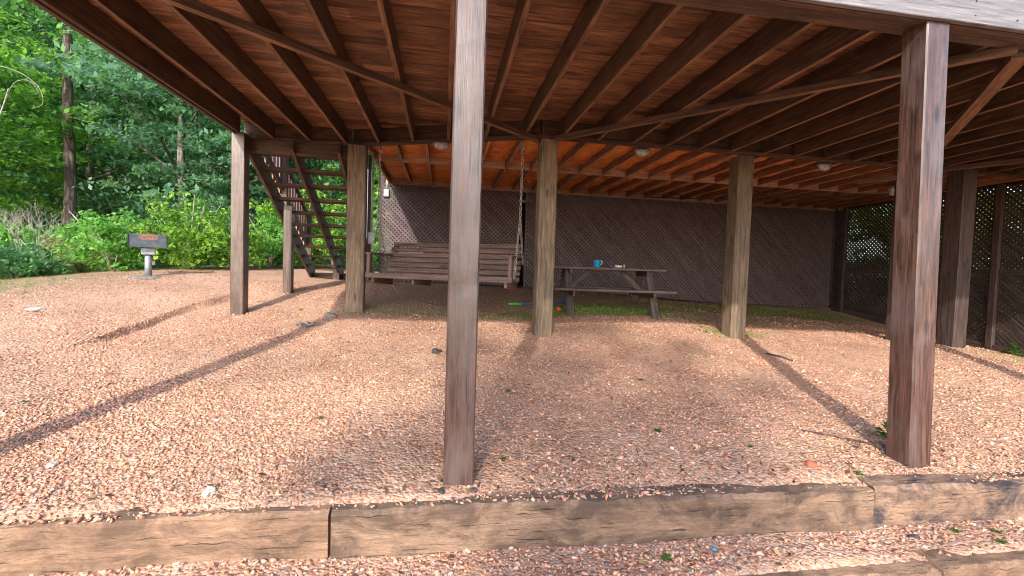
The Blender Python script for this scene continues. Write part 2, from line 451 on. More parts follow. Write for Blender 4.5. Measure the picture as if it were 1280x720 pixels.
def hz(x, y, raw=False):
    x = np.asarray(x, float); y = np.asarray(y, float)
    d = np.hypot(x[..., None] - CP[:, 0], y[..., None] - CP[:, 1])
    z = (np.where(d > 0, d ** 2 * np.log(d + 1e-12), 0) @ _W[:-3]) + _W[-3] + _W[-2] * x + _W[-1] * y
    # away from the measured yard the ground runs out to gentle woodland
    far = sstep(9, 20, np.hypot((x - 1) * .75, y - 7))
    z = z * (1 - far) + far * (-1.2)
    z = z + .012 + .012 * np.sin(x * 3.1 + y * 1.3) * np.sin(y * 2.7 - x) + .006 * np.sin(x * 9 + 1) * np.sin(y * 8)
    # washed-out rut left of the deck
    xr = np.interp(y, [5.2, 5.54, 6.11, 7.03, 7.89, 8.4], [-4.02, -3.95, -3.87, -3.80, -3.52, -3.34]) + .012 * np.sin(y * 11)
    al = sstep(5.3, 6.0, y) * (1 - sstep(8.0, 8.5, y))
    z = z - .095 * al * np.exp(-np.maximum(0, x - xr) / .45) * sstep(-.025, .025, x - xr)
    if raw: return z
    z = np.where(y < TIE_Y, -1.615 + .028 * (1 - sstep(-1., .4, x)) + .010 * np.sin(x * 4), np.maximum(z - .03 * (1 - sstep(2.54, 2.70, y)) * sstep(-.3, 1.2, x), -1.5))
    z = np.where(y < 2.12, -1.86, z)
    return z
def H(x, y): return float(hz(x, y))

def axis(fine0, fine1, step, lim0, lim1):
    a = list(np.arange(fine0, fine1 + 1e-6, step))
    s = step; v = a[-1]
    while v < lim1: s *= 1.25; v += s; a.append(v)
    s = step; v = a[0]; pre = []
    while v > lim0: s *= 1.25; v -= s; pre.append(v)
    return np.array(pre[::-1] + a)
gx = axis(-9, 11, .11, -140, 140)
gx = np.unique(np.r_[gx[(gx < -4.25) | (gx > -3.3)], np.arange(-4.25, -3.3, .028)])
gy = axis(1.9, 12, .11, -140, 140)
# exact rows for the two timber steps
gy = np.unique(np.r_[gy[(np.abs(gy - 2.56) > .07) & (np.abs(gy - 2.12) > .04)], 2.10, 2.14, 2.522, 2.548, 2.62])
GX, GY = np.meshgrid(gx, gy)
GZ = hz(GX, GY)
nx, ny = len(gx), len(gy)
idx = np.arange(nx * ny).reshape(ny, nx)
F = np.stack([idx[:-1, :-1], idx[:-1, 1:], idx[1:, 1:], idx[1:, :-1]], -1).reshape(-1, 4)
V = np.c_[GX.ravel(), GY.ravel(), GZ.ravel()]
ground = np_mesh('ground', V, F.ravel(), 4, M['ground'], smooth=True)
tag(ground, kind='structure')
def blob(x, y, cx, cy, rx, ry): return np.exp(-(((x - cx) / rx) ** 2 + ((y - cy) / ry) ** 2))
vx, vy = V[:, 0], V[:, 1]
moss = .75 * blob(vx, vy, 2.9, 7.35, 1.5, .45) + .8 * blob(vx, vy, 7.6, 9.0, 2.4, .8) + .45 * blob(vx, vy, 4.6, 6.3, .9, .35) + .35 * blob(vx, vy, -.4, 6.95, 1.6, .25) + .5 * blob(vx, vy, 4.7, 8.4, 1.6, .6) + .42 * blob(vx, vy, -8.4, 8.2, 3.4, 2.6) + .35 * blob(vx, vy, 9.3, 5.0, .8, .6) + .3 * blob(vx, vy, 1.2, 6.9, .6, .25)
litter = .75 * sstep(6.6, 7.1, vy) * sstep(-1.6, -1.2, vx) * (1 - sstep(9.2, 10, vx)) + .55 * blob(vx, vy, -8, 9.0, 3.8, 2.8)
# bare loam of the woodland behind the yard
edge = vy - (11.2 + .35 * (vx + 6) * (vx > -6) + .10 * np.minimum(0, vx + 6))
wood_m = np.clip(sstep(-.3, .8, edge) * (vx < -1.8) + sstep(10.6, 11.2, vx) + sstep(13, 14, vy) + sstep(-4, -8, vy) * 0, 0, 1) * .9
at = ground.data.attributes.new('cover', 'FLOAT_COLOR', 'POINT')
at.data.foreach_set('color', np.c_[moss, litter, wood_m, np.ones(len(V))].astype(np.float32).ravel())

# ------------------------------------------------------------------ gravel stones (stuff)
def stone_templates(n):
    out = []
    for k in range(n):
        bm = bmesh.new()
        for i in range(9):
            v = Vector((random.gauss(0, 1), random.gauss(0, 1), random.gauss(0, 1))).normalized() * random.uniform(.75, 1.1)
            bm.verts.new(v)
        bmesh.ops.convex_hull(bm, input=bm.verts)
        bmesh.ops.triangulate(bm, faces=bm.faces)
        for v in [v for v in bm.verts if not v.link_faces]: bm.verts.remove(v)
        bm.verts.ensure_lookup_table(); bm.verts.index_update()
        out.append((np.array([v.co[:] for v in bm.verts]), np.array([[v.index for v in f.verts] for f in bm.faces])))
        bm.free()
    return out
PAL = np.array([(.58,.285,.18),(.66,.37,.25),(.50,.215,.135),(.36,.135,.09),(.70,.47,.35),(.47,.29,.23),(.30,.24,.22),(.17,.145,.145),(.62,.50,.42),(.60,.33,.22)])
PW = np.array([.22,.17,.15,.11,.10,.10,.05,.035,.025,.04]); PW = PW / PW.sum()
def scatter_stones(name, mat):
    T = stone_templates(10)
    pts = []
    def band(n, x0, x1, y0, y1, r0, r1):
        x = rng.uniform(x0, x1, n); y = rng.uniform(y0, y1, n)
        r = r0 + (r1 - r0) * rng.power(.45, n)
        pts.append(np.c_[x, y, r])
    band(20000, -2.9, 4.6, 2.66, 4.2, .005, .019)
    band(900, -2.9, 5.5, 2.66, 4.6, .018, .030)
    band(13000, -3.3, -.6, 2.66, 4.4, .006, .020)
    band(5000, 3.0, 6.8, 2.66, 5.2, .008, .026)
    band(6500, -3.0, 4.6, 2.14, 2.54, .007, .024)
    band(30000, -4.6, 7.0, 4.2, 6.9, .006, .019)
    band(9000, -6.5, -1.5, 5.2, 9.2, .009, .024)
    band(6000, -6.5, -2.6, 3.4, 6.4, .009, .024)
    band(2600, -2.6, 4.6, 2.53, 2.68, .006, .018)
    band(5000, 6.0, 9.8, 4.0, 8.0, .009, .026)
    band(6000, -1.5, 9.5, 6.8, 9.9, .007, .020)
    P = np.concatenate(pts)
    # stay off posts and clear ties
    for px, py in ((.125, 2.78), (3.46, 2.78)):
        P = P[~((abs(P[:, 0] - px) < .098) & (abs(P[:, 1] - py) < .098))]
    def lown(x, y, s_): return (np.sin(x * 1.7 * s_ + 1.1 * np.sin(y * 1.3 * s_)) + np.sin(y * 2.1 * s_ - 1.4 * np.sin(x * .9 * s_ + .6)) + .7 * np.sin((x + y) * 3.3 * s_ + 2)) / 2.7
    keep = np.clip(.80 + .85 * lown(P[:, 0], P[:, 1], 1.0) + .55 * lown(P[:, 0] + 7, P[:, 1], 2.7), .14, 1.)
    keep = np.where((P[:, 0] < -4.3) & (P[:, 1] > 5), keep * .6, keep)
    P = P[rng.random(len(P)) < keep]
    n = len(P)
    drift = 1 + .10 * lown(P[:, 0] + 3, P[:, 1] + 5, .8)
    z = hz(P[:, 0], P[:, 1])
    z = np.where((P[:, 1] > 2.50) & (P[:, 1] < 2.66), np.maximum(z, -1.338 - .022 * sstep(-.4, 2.8, P[:, 0])), z)
    ang = rng.uniform(0, 2 * PI, (n, 3)) * np.array([.12, .12, 1.])
    ca, sa = np.cos(ang), np.sin(ang)
    sc = np.c_[P[:, 2] * rng.uniform(.8, 1.5, n), P[:, 2] * rng.uniform(.65, 1.1, n), P[:, 2] * rng.uniform(.28, .62, n)]
    tpl = rng.integers(0, len(T), n)
    ci = rng.choice(len(PAL), n, p=PW)
    VS, FS, CS = [], [], []
    off = 0
    for k, (tv, tf) in enumerate(T):
        s = np.where(tpl == k)[0]
        v = tv[None] * sc[s][:, None]
        x, y, zz = v[..., 0], v[..., 1], v[..., 2]
        c, d = ca[s, 0][:, None], sa[s, 0][:, None]; y, zz = y * c - zz * d, y * d + zz * c
        c, d = ca[s, 1][:, None], sa[s, 1][:, None]; x, zz = x * c + zz * d, -x * d + zz * c
        c, d = ca[s, 2][:, None], sa[s, 2][:, None]; x, y = x * c - y * d, x * d + y * c
        v = np.stack([x + P[s, 0][:, None], y + P[s, 1][:, None], zz + (z[s] + sc[s, 2] * .25)[:, None]], -1)
        m = len(tv)
        f = tf[None] + (off + np.arange(len(s)) * m)[:, None, None]
        VS.append(v.reshape(-1, 3)); FS.append(f.reshape(-1, 3))
        col = np.array([1.0, 1.0, 1.0]) * (PAL[ci[s]] * .80 + np.array([.50, .335, .25]) * .22) * drift[s][:, None] * rng.uniform(.78, 1.15, (len(s), 1)) * rng.uniform(.95, 1.05, (len(s), 3))
        CS.append(np.repeat(col, len(tf), 0))
        off += len(s) * m
    return np_mesh(name, np.concatenate(VS), np.concatenate(FS).ravel(), 3, mat, np.clip(np.concatenate(CS), 0, 1))
tag(scatter_stones('gravel', M['stones']), kind='stuff')

# grass tufts, pine straw
def blades(name, pts, hmin, hmax, cols, mat):
    n = len(pts)
    z = hz(pts[:, 0], pts[:, 1])
    a = rng.uniform(0, 2 * PI, n); h = rng.uniform(hmin, hmax, n); w = h * rng.uniform(.08, .16, n)
    lean = rng.normal(0, .45, (n, 2)) * h[:, None]
    u = np.c_[np.cos(a), np.sin(a), np.zeros(n)] * w[:, None]
    b = np.c_[pts, z - .003]; t = b + np.c_[lean, h]
    Vv = np.stack([b - u, b + u, t], 1).reshape(-1, 3)
    c = np.array(cols)[rng.integers(0, len(cols), n)] * rng.uniform(.7, 1.25, (n, 1))
    return np_mesh(name, Vv, np.arange(3 * n), 3, mat, c)
def gp(n, cx, cy, rx, ry): return np.c_[rng.normal(cx, rx, n), rng.normal(cy, ry, n)]
g = np.concatenate([gp(2600, 2.9, 7.25, .75, .18), gp(700, 2.5, 7.5, .9, .3), gp(2600, 7.4, 9.0, 1.2, .42), gp(500, 4.8, 8.4, .8, .3), gp(420, 4.5, 6.3, .35, .15),
    gp(300, -.3, 6.95, .8, .1), gp(250, 1.0, 6.85, .25, .07), gp(400, 8.9, 5.2, .4, .3), gp(200, -1.2, 7.2, .3, .15), gp(2600, -8.3, 8.4, 1.5, 1.3)])
tag(blades('grass', g, .015, .05, [(.17, .30, .05), (.24, .36, .07), (.28, .30, .10), (.12, .21, .045)], M['blade']), kind='stuff')
def straw(name, pts):
    n = len(pts); z = hz(pts[:, 0], pts[:, 1]) + rng.uniform(.003, .014, n)
    a = rng.uniform(0, 2 * PI, n); l = rng.uniform(.02, .06, n); w = rng.uniform(.0012, .0035, n)
    d = np.c_[np.cos(a), np.sin(a), rng.normal(0, .12, n)] * l[:, None]; u = np.c_[-np.sin(a), np.cos(a), np.zeros(n)] * w[:, None]
    c = np.c_[pts, z]
    Vv = np.stack([c - d - u, c + d - u, c + d + u, c - d + u], 1).reshape(-1, 3)
    pal = np.array([(.36, .24, .14), (.27, .17, .10), (.46, .33, .20), (.15, .10, .065)])
    return np_mesh(name, Vv, np.arange(4 * n), 4, M['straw'], pal[rng.integers(0, 4, n)])
s = np.concatenate([np.c_[rng.uniform(-1.4, 8.5, 16000), rng.uniform(6.7, 9.9, 16000)], np.c_[rng.uniform(-3.2, 6, 3500), rng.uniform(2.7, 6.8, 3500)], np.c_[rng.uniform(-11, -4.5, 6000), rng.uniform(6.5, 11, 6000)]])
tag(straw('pine_straw', s), kind='stuff')

def litter(name, pts, pal, l0, l1):
    n = len(pts); z = hz(pts[:, 0], pts[:, 1]) + rng.uniform(.008, .02, n)
    a = rng.uniform(0, 2 * PI, n); l = rng.uniform(l0, l1, n); w = l * rng.uniform(.3, .55, n)
    d = np.c_[np.cos(a), np.sin(a), rng.normal(0, .25, n)] * l[:, None]; u = np.c_[-np.sin(a), np.cos(a), rng.normal(0, .35, n)] * w[:, None]
    c = np.c_[pts, z]
    Vv = np.stack([c - d, c + u * .9, c + d, c - u], 1).reshape(-1, 3)
    pal = np.array(pal)
    return np_mesh(name, Vv, np.arange(4 * n), 4, M['straw'], pal[rng.integers(0, len(pal), n)] * rng.uniform(.7, 1.2, (n, 1)))
lp = np.concatenate([np.c_[rng.uniform(-3.2, 8, 420), rng.uniform(2.6, 6.8, 420)], np.c_[rng.uniform(-1.4, 9.5, 900), rng.uniform(6.8, 9.9, 900)], np.c_[rng.uniform(-2.6, 5, 160), rng.uniform(2.16, 2.45, 160)],
    gp(260, 3.3, 2.75, 1.2, .1), gp(200, 0, 2.68, 1.5, .06), np.c_[rng.uniform(-11, -4, 900), rng.uniform(8, 11.3, 900)], gp(120, 1.3, 6.25, .3, .15), gp(120, 4.4, 6.3, .3, .15), gp(90, 3.4, 2.95, .2, .1)])
tag(litter('leaf_litter', lp, [(.20, .10, .055), (.11, .065, .045), (.30, .18, .10), (.07, .05, .04), (.36, .25, .13)], .008, .028), kind='stuff')

# ------------------------------------------------------------------ landscape timbers
def timber(label, x0, x1, y0, y1, ztop, h, d, mat, ztop1=None, seg=70):
    zt0, zt1 = ztop, ztop if ztop1 is None else ztop1
    mb = MB()
    # a worn, slightly uneven squared log
    n = seg; ring = []
    for i in range(n + 1):
        t = i / n; x = x0 + (x1 - x0) * t; y = y0 + (y1 - y0) * t; ztop = zt0 + (zt1 - zt0) * t
        j = lambda a: random.uniform(-a, a)
        ch = .012
        ring.append([(x, y, ztop - h), (x, y + j(.003) + .006 * math.sin(x * 3), ztop - ch - .006 + j(.006) + .008 * math.sin(x * 5.1)), (x, y + ch + abs(j(.018)), ztop + j(.007) + .007 * math.sin(x * 4.3)), (x, y + d * .5, ztop + .004 + j(.004)), (x, y + d, ztop + j(.004)), (x, y + d, ztop - h)])
    ou = random.uniform(0, 30); Lm = abs(x1 - x0)
    vv = [0, h - ch, h, h + d * .5, h + d, h + d + h]
    for i in range(n):
        for k in range(6):
            k2 = (k + 1) % 6
            v0, v1 = vv[k], (vv[k + 1] if k < 5 else vv[5] + d)
            u0, u1 = ou + Lm * i / n, ou + Lm * (i + 1) / n
            mb.quadface([ring[i][k], ring[i + 1][k], ring[i + 1][k2], ring[i][k2]], [(u0, v0), (u1, v0), (u1, v1), (u0, v1)])
    for e in (0, n):
        mb.quadface(ring[e], [(ou + q[1] * .1, q[2]) for q in ring[e]])
    o = mb.build('landscape_timber', mat)
    bm = bmesh.new(); bm.from_mesh(o.data); bmesh.ops.remove_doubles(bm, verts=bm.verts, dist=1e-5)
    bmesh.ops.recalc_face_normals(bm, faces=bm.faces); bm.to_mesh(o.data); bm.free()
    return tag(o, label, 'timber', 'landscape timbers edging the gravel')
timber('tan weathered timber at the left end of the upper gravel step', -4.9, -.585, 2.505, 2.478, -1.338, .30, .17, M['tie'])
timber('long middle timber of the upper step, mottled brown, below the two front posts', -.57, 2.845, 2.478, 2.452, -1.336, .30, .17, M['tiemid'], -1.362)
timber('timber with blackish stains at the right end of the upper step', 2.858, 6.6, 2.462, 2.40, -1.345, .30, .17, M['tiedark'], -1.395)
timber('half buried pale timber of the lower step, left of its joint', .2, 2.86, 2.06, 2.05, -1.628, .26, .17, M['tie'])
timber('tan timber of the lower step, right of the joint at the photo corner', 2.872, 6.2, 2.05, 2.03, -1.618, .26, .17, M['tie'])

# ------------------------------------------------------------------ deck
HB = 1.85          # underside of the beams above the camera
deck = thing('deck', 'large brown raised timber deck on square posts over the gravel', 'deck', (0, 0, 0))
def dpost(x, y, w, mat, ztop, label=None, w2=None, rz=0., lean=0.):
    mb = MB()
    z0 = H(x, y) - .35
    n = 40; wx, wy = w / 2, (w2 or w) / 2
    c = .009 if mat is not M['oldpost'] else .015
    rings = []
    ou = random.uniform(0, 40); ov = random.uniform(0, 40)
    bow = random.uniform(-.006, .006); tw = random.uniform(-.01, .01)
    dxy = [(wx, -wy + c), (wx, wy - c), (wx - c, wy), (-wx + c, wy), (-wx, wy - c), (-wx, -wy + c), (-wx + c, -wy), (wx - c, -wy)]
    for i in range(n + 1):
        t = i / n; z = z0 + (ztop - z0) * t
        cx = x + lean * (1 - t) + bow * math.sin(PI * t); ct, st = math.cos(tw * t), math.sin(tw * t)
        ring = []
        for k, (a, b) in enumerate(dxy):
            jx = random.uniform(-.0006, .0006); nick = random.random() < .04
            a2 = a * (1 - (.02 if nick else 0)) + jx; b2 = b * (1 - (.02 if nick else 0)) + random.uniform(-.0006, .0006)
            ring.append((cx + a2 * ct - b2 * st, y + a2 * st + b2 * ct, z))
        rings.append(ring)
    per = [0]
    for k in range(8): per.append(per[-1] + math.dist(dxy[k], dxy[(k + 1) % 8]))
    vbase = len(mb.v)
    for r_ in rings: mb.v += r_
    for i in range(n):
        for k in range(8):
            k2 = (k + 1) % 8
            mb.f.append((vbase + i * 8 + k, vbase + i * 8 + k2, vbase + (i + 1) * 8 + k2, vbase + (i + 1) * 8 + k))
            u0, u1 = ou + (ztop - z0) * i / n, ou + (ztop - z0) * (i + 1) / n
            v0, v1 = ov + per[k], ov + per[k + 1]
            mb.uv += [(u0, v0), (u0, v1), (u1, v1), (u1, v0)]; mb.sm.append(False)
    for b_, rev in ((vbase, True), (vbase + n * 8, False)):
        F_ = [b_ + k for k in range(8)]
        if rev: F_.reverse()
        mb.f.append(tuple(F_)); mb.uv += [(ou + .1 * math.cos(k), ov + .1 * math.sin(k)) for k in range(8)]; mb.sm.append(False)
    o = mb.build('post', mat, deck)
    if label: o['label'] = label
    return o
FY = 2.78
dpost(-2.96, FY, .185, M['post'], HB)
dpost(.125, FY, .185, M['post'], HB, 'reddish brown front post standing nearest to the upper step', lean=-.0)
dpost(3.40, FY, .185, M['post'], HB, lean=.10)
dpost(6.7, FY, .185, M['post'], HB)
dpost(9.9, FY, .185, M['post'], HB)
dpost(-2.96, 7.03, .18, M['post'], HB + .02)
dpost(-1.34, 7.12, .27, M['oldpost'], HB - .01, 'thick tan weathered post beside the stairs', w2=.18)
dpost(1.40, 6.12, .245, M['oldpost'], HB - .01, 'thick tan weathered post between swing and table')
dpost(4.42, 6.16, .25, M['oldpost'], HB - .01, 'thick tan weathered post right of the picnic table')
dpost(7.40, 6.2, .20, M['darkpost'], HB - .01)
dpost(8.05, 5.88, .25, M['darkpost'], HB - .01, 'dark post in front of the right lattice fence')
# front beam (four plies) with pale fascia board
XL, XR = -3.03, 10.6
mb = MB()
for k in range(4): mb.box((( XL + XR) / 2, 2.722 + k * .046, (HB + 2.105) / 2), (XR - XL, .0445, 2.105 - HB - .002 * (k % 2)))
mb.build('front_beam', M['joist'], deck, .003)
MB().box(((XL + XR) / 2 - .01, 2.674, HB + .005 + .19), (XR - XL + .02, .04, .38)).build('fascia_board', M['fascia'], deck, .004)
for k in range(10):
    x_ = 1.6 + k * .405 + random.uniform(-.03, .03)
    for z_ in (HB + .06, HB + .17, HB + .30):
        if random.random() < .8: MB().tube([(x_, 2.655, z_ + random.uniform(-.02, .02)), (x_, 2.6515, z_)], random.uniform(.0045, .0075), 7).build('nail_head', M['stonedark'], deck)
# left edge beam, doubled
mb = MB(); mb.box((-3.005, 4.93, 1.978), (.045, 4.05, .25)); mb.box((-2.955, 4.93, 1.985), (.045, 4.05, .235)); mb.build('edge_beam', M['joist'], deck, .003)
# joists
A = Vector((-1.42, 7.17)); B = Vector((1.27, 6.03))
def yback(x):
    if x < A.x: return 7.17
    if x < B.x: return A.y + (B.y - A.y) * (x - A.x) / (B.x - A.x)
    return 6.03
xs = [.02 + .515 * k for k in range(-5, 21)]
for x in xs:
    y1 = yback(x) - .03
    paint_lit_edge(MB().box((x, (2.90 + y1) / 2, 1.987), (.043, y1 - 2.90, .235)).build('joist', M['joist'], deck, .003), M['joistedge'])
# back rim + ledger strips
def rim(p, q, name='back_beam'):
    mb = MB()
    mb.beam((*p, 1.975), (*q, 1.975), .05, .25)
    d = (Vector(q) - Vector(p)).normalized(); nrm = Vector((d.y, -d.x)) * .046
    mb.beam((p[0] + nrm.x, p[1] + nrm.y, 1.8725), (q[0] + nrm.x, q[1] + nrm.y, 1.8725), .04, .045)
    return mb.build(name, M['joist'], deck, .003)
rim((-2.98, 7.2), (-1.44, 7.2)); rim((A.x, A.y + .03), (B.x, B.y + .03)); rim((B.x + .02, 6.06), (XR, 6.06))
# X bracing under the joists
def brace(p, q, z=1.832, w=.06, h=.07):
    return paint_lit_edge(MB().beam((*p, z), (*q, z), w, h).build('brace', M['joist'], deck, .003), M['joistedge'])
brace((-2.7, 2.86), (1.30, 6.12)); brace((1.46, 5.95), (4.30, 2.83)); brace((7.28, 5.9), (4.42, 2.88), 1.832, .11)
brace((7.65, 6.02), (9.7, 2.9)); brace((7.3, 6.0), (6.9, 6.6), 1.72, .09)
# decking planks (front), slightly gapped
def planks(x0fn, x1, ys, mat, name):
    mb = MB()
    for y in ys:
        x = x0fn(y)
        # butt joints on joists
        cuts = [x] + [c for c in (x + random.uniform(1.5, 3.5) + 3.6 * k for k in range(5)) if c < x1 - .6] + [x1]
        for a, b in zip(cuts[:-1], cuts[1:]):
            mb.box(((a + b) / 2, y, 2.124 + random.uniform(-.002, .002)), (b - a - .001, .1385, .034))
    return mb.build(name, mat, deck, 0)
planks(lambda y: -3.03, XR, list(np.arange(2.80, 6.02, .142)), M['deckboard'], 'decking')
def x0p(y): return -3.03
def x0c(y):
    return -3.03
mb = MB()
for y in np.arange(6.07, 7.24, .142):
    mb.box(((-3.03 + XR) / 2, y, 2.124), (XR + 3.03, .1385, .034))
mb.build('decking', M['deckboard'], deck)
# rear bay under the house: joists, mid beam, ledger, foam
rx = [-1.22 + .457 * k for k in range(0, 26)]
for x in rx:
    yy0 = yback(x) + .07 if x > A.x else 7.3
    paint_lit_edge(MB().box((x, (yy0 + 10.06) / 2, 1.975), (.042, 10.06 - yy0, .235)).build('joist', M['rearjoist'], deck, .003), M['rearedge'])
mb = MB()
for a, b in zip(rx[:-1], rx[1:]): mb.box(((a + b) / 2, 7.97, 1.965), (b - a - .044, .045, .245))
mb.build('blocking', M['blocking'], deck, .002)
mb = MB(); mb.box((4.55, 10.085, 1.962), (11.7, .045, .25)); mb.box((4.55, 10.04, 1.85), (11.7, .04, .045)); mb.build('ledger', M['rearedge'], deck, .003)
# foam sheet with lumps
def foam_sheet():
    fx = np.arange(-1.25, 10.25, .05); fy = np.arange(6.12, 10.1, .05)
    X, Y = np.meshgrid(fx, fy)
    bay = np.floor((X + 1.22) / .457); inb = ((X + 1.22) / .457) % 1
    Z = 1.985 - .045 * np.sin(inb * PI) * (.6 + .5 * np.sin(Y * 4.1 + bay * 2.3)) - .018 * np.sin(X * 17 + Y * 5 + bay) * np.sin(Y * 13 + bay * 1.7)
    i = np.arange(X.size).reshape(X.shape)
    Fq = np.stack([i[:-1, :-1], i[:-1, 1:], i[1:, 1:], i[1:, :-1]], -1).reshape(-1, 4)
    cx = X[:-1, :-1].ravel(); cy = Y[:-1, :-1].ravel()
    yb = np.where(cx < A.x, 7.25, np.where(cx < B.x, A.y + (B.y - A.y) * (cx - A.x) / (B.x - A.x), 6.03)) + .1
    Fq = Fq[cy > yb]
    return np_mesh('insulation', np.c_[X.ravel(), Y.ravel(), Z.ravel()], Fq.ravel(), 4, M['foam'], parent=deck, smooth=True)
foam_sheet()
# header board over the stairs
mb = MB(); mb.box((-2.19, 7.19, 1.752), (1.42, .04, .215)); mb.box((-2.19, 7.165, 1.667), (1.42, .05, .035)); mb.build('stair_header', M['joist'], deck, .003)
# upper railing on the deck edge
mb = MB()
mb.box(((XL + XR) / 2, 2.70, 3.04), (XR - XL, .14, .04)); mb.box(((XL + XR) / 2, 2.70, 2.30), (XR - XL, .04, .09))
mb.build('guard_rail', M['joist'], deck)

# ------------------------------------------------------------------ house above and behind
house = thing('house', 'brown timber house standing on the deck behind the lattice', 'house', (4.5, 10.5, 0))
def hb(mb, c, s): mb.box((c[0] - 4.5, c[1] - 10.5, c[2]), s)
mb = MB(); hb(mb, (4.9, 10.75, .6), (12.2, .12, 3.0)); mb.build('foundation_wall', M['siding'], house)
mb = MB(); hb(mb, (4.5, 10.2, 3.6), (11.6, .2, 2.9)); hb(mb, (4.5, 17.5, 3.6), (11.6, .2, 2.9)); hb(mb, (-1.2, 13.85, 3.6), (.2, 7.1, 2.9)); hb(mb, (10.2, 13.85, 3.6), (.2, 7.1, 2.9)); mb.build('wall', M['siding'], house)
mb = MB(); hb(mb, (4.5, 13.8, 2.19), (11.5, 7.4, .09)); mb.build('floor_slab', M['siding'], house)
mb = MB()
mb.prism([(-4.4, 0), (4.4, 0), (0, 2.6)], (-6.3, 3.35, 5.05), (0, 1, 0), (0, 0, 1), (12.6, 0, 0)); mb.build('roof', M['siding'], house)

# ------------------------------------------------------------------ lattice fences
def lattice_panel(name, mat, parent, L, Hh, P0, dx, nrm, zbot0, zbot1, pitch=.0905, w=.037):
    """two crossed layers of slats clipped to a panel; P0 = lower start; dx unit direction"""
    t = .007
    P0 = Vector(P0); dx = Vector(dx); n = Vector(nrm); up = Vector((0, 0, 1))
    mb = MB()
    def zb(u): return zbot0 + (zbot1 - zbot0) * u / L
    for layer, sgn in ((0, 1), (1, -1)):
        e = abs(min(zbot0, zbot1)) + .1
        lo, hi = (-(Hh + .3), L + e) if sgn > 0 else (-e, L + Hh + .3)
        c = lo
        while c < hi:
            # line u = c + sgn*v ; v from bottom to top
            vs = []
            v0, v1 = min(zb(0), zb(L)) - .05, Hh
            # clip in u
            if sgn > 0: a, b = max(v0, 0 - c), min(v1, L - c)
            else: a, b = max(v0, c - L), min(v1, c)
            # clip to sloping bottom
            ua = c + sgn * a
            a = max(a, zb(min(max(ua, 0), L)))
            if b - a > .03:
                p = P0 + dx * (c + sgn * a) + up * a + n * (layer * t * 1.05)
                q = P0 + dx * (c + sgn * b) + up * b + n * (layer * t * 1.05)
                mb.beam(p, q, t, w, up=(up * 1 - dx * sgn))
            c += pitch
    return mb.build(name, mat, parent)
fence = thing('lattice_fence', 'long dark brown lattice screen below the house behind swing and table', 'lattice fence', (0, 0, 0))
LX = [-1.36, .35, 1.66, 3.95, 6.35, 8.15, 9.86]
for i, (a, b) in enumerate(zip(LX[:-1], LX[1:])):
    if i == 2: a = 1.86            # the narrow open gap
    z0, z1 = H(a, 10.05) + .03, H(b, 10.05) + .03
    lattice_panel('lattice_panel', M['lattice'], fence, b - a - .006, 1.83, (a, 10.02, 0), (1, 0, 0), (0, -1, 0), z0, z1)
for x in LX[1:-1]: MB().box((x, 10.065, .65), (.05, .06, 2.3)).build('batten', M['latticedark'], fence)
MB().box((1.845, 10.04, .65), (.04, .05, 2.35)).build('batten', M['lattice'], fence)
for x in (-1.36, 9.93): MB().box((x, 10.06, .7), (.09, .09, 2.6)).build('corner_post', M['latticedark'], fence, .004)
side = thing('lattice_fence', 'see-through dark lattice screen at the right side under the deck', 'lattice fence', (0, 0, 0))
LY = [10.0, 9.68, 8.15, 6.58, 5.1, 3.7, 2.9]
for a, b in zip(LY[:-1], LY[1:]):
    za, zb_ = H(9.9, a) + .09, H(9.9, b) + .09
    lattice_panel('lattice_panel', M['latticedark'], side, a - b - .006, 1.82, (9.9, a, 0), (0, -1, 0), (-1, 0, 0), za, zb_, .0905, .0475)
for y in LY[1:]:
    MB().box((9.86, y, .38), (.07, .10, 2.95)).build('fence_post', M['darkpost'], side, .004)
mb = MB()
for a, b in zip(LY[:-1], LY[1:]): mb.box((9.872, (a + b) / 2, .27), (.03, a - b - .12, .10))
mb.build('rail', M['darkpost'], side)
mb = MB()
for a, b in zip(LY[:-1], LY[1:]): mb.beam((9.865, a - .06, H(9.9, a) + .05), (9.865, b + .06, H(9.9, b) + .05), .035, .10)
mb.build('kick_board', M['darkpost'], side)

# ------------------------------------------------------------------ stairs
stairs = thing('staircase', 'open-riser brown wooden stairs running down behind the left deck post', 'staircase', (-2.2, 7.25, 0))
sx, sy = -2.2, 7.25
def SB(mb, p0, p1, w, h, up=(0, 0, 1)): mb.beam((p0[0] - sx, p0[1] - sy, p0[2]), (p1[0] - sx, p1[1] - sy, p1[2]), w, h, up)
sl = .594
for x in (-2.90, -2.27, -1.60):
    mb = MB(); zt = 1.62 + .17
    SB(mb, (x, 7.10, zt + .03), (x, 10.55, zt + .03 - sl * 3.45), .045, .29); mb.build('stringer', M['stair'], stairs, .003)
for k in range(11):
    z = 1.70 - .188 * k; y = 7.34 + .3165 * k
    mb = MB(); mb.box((-2.25 - sx, y - sy, z), (1.30 - .0, .27, .042)); mb.build('tread', M['stair'], stairs, .003)
for x, y in ((-2.70, 8.30), (-2.32, 10.2)):
    g0 = H(x, y)
    ztop = 1.79 - sl * (y - 7.1) - .05
    mb = MB(); mb.box((x - sx, y - sy, (g0 - .2 + ztop) / 2), (.14, .14, ztop - g0 + .2)); mb.build('stair_post', M['post'], stairs, .005)
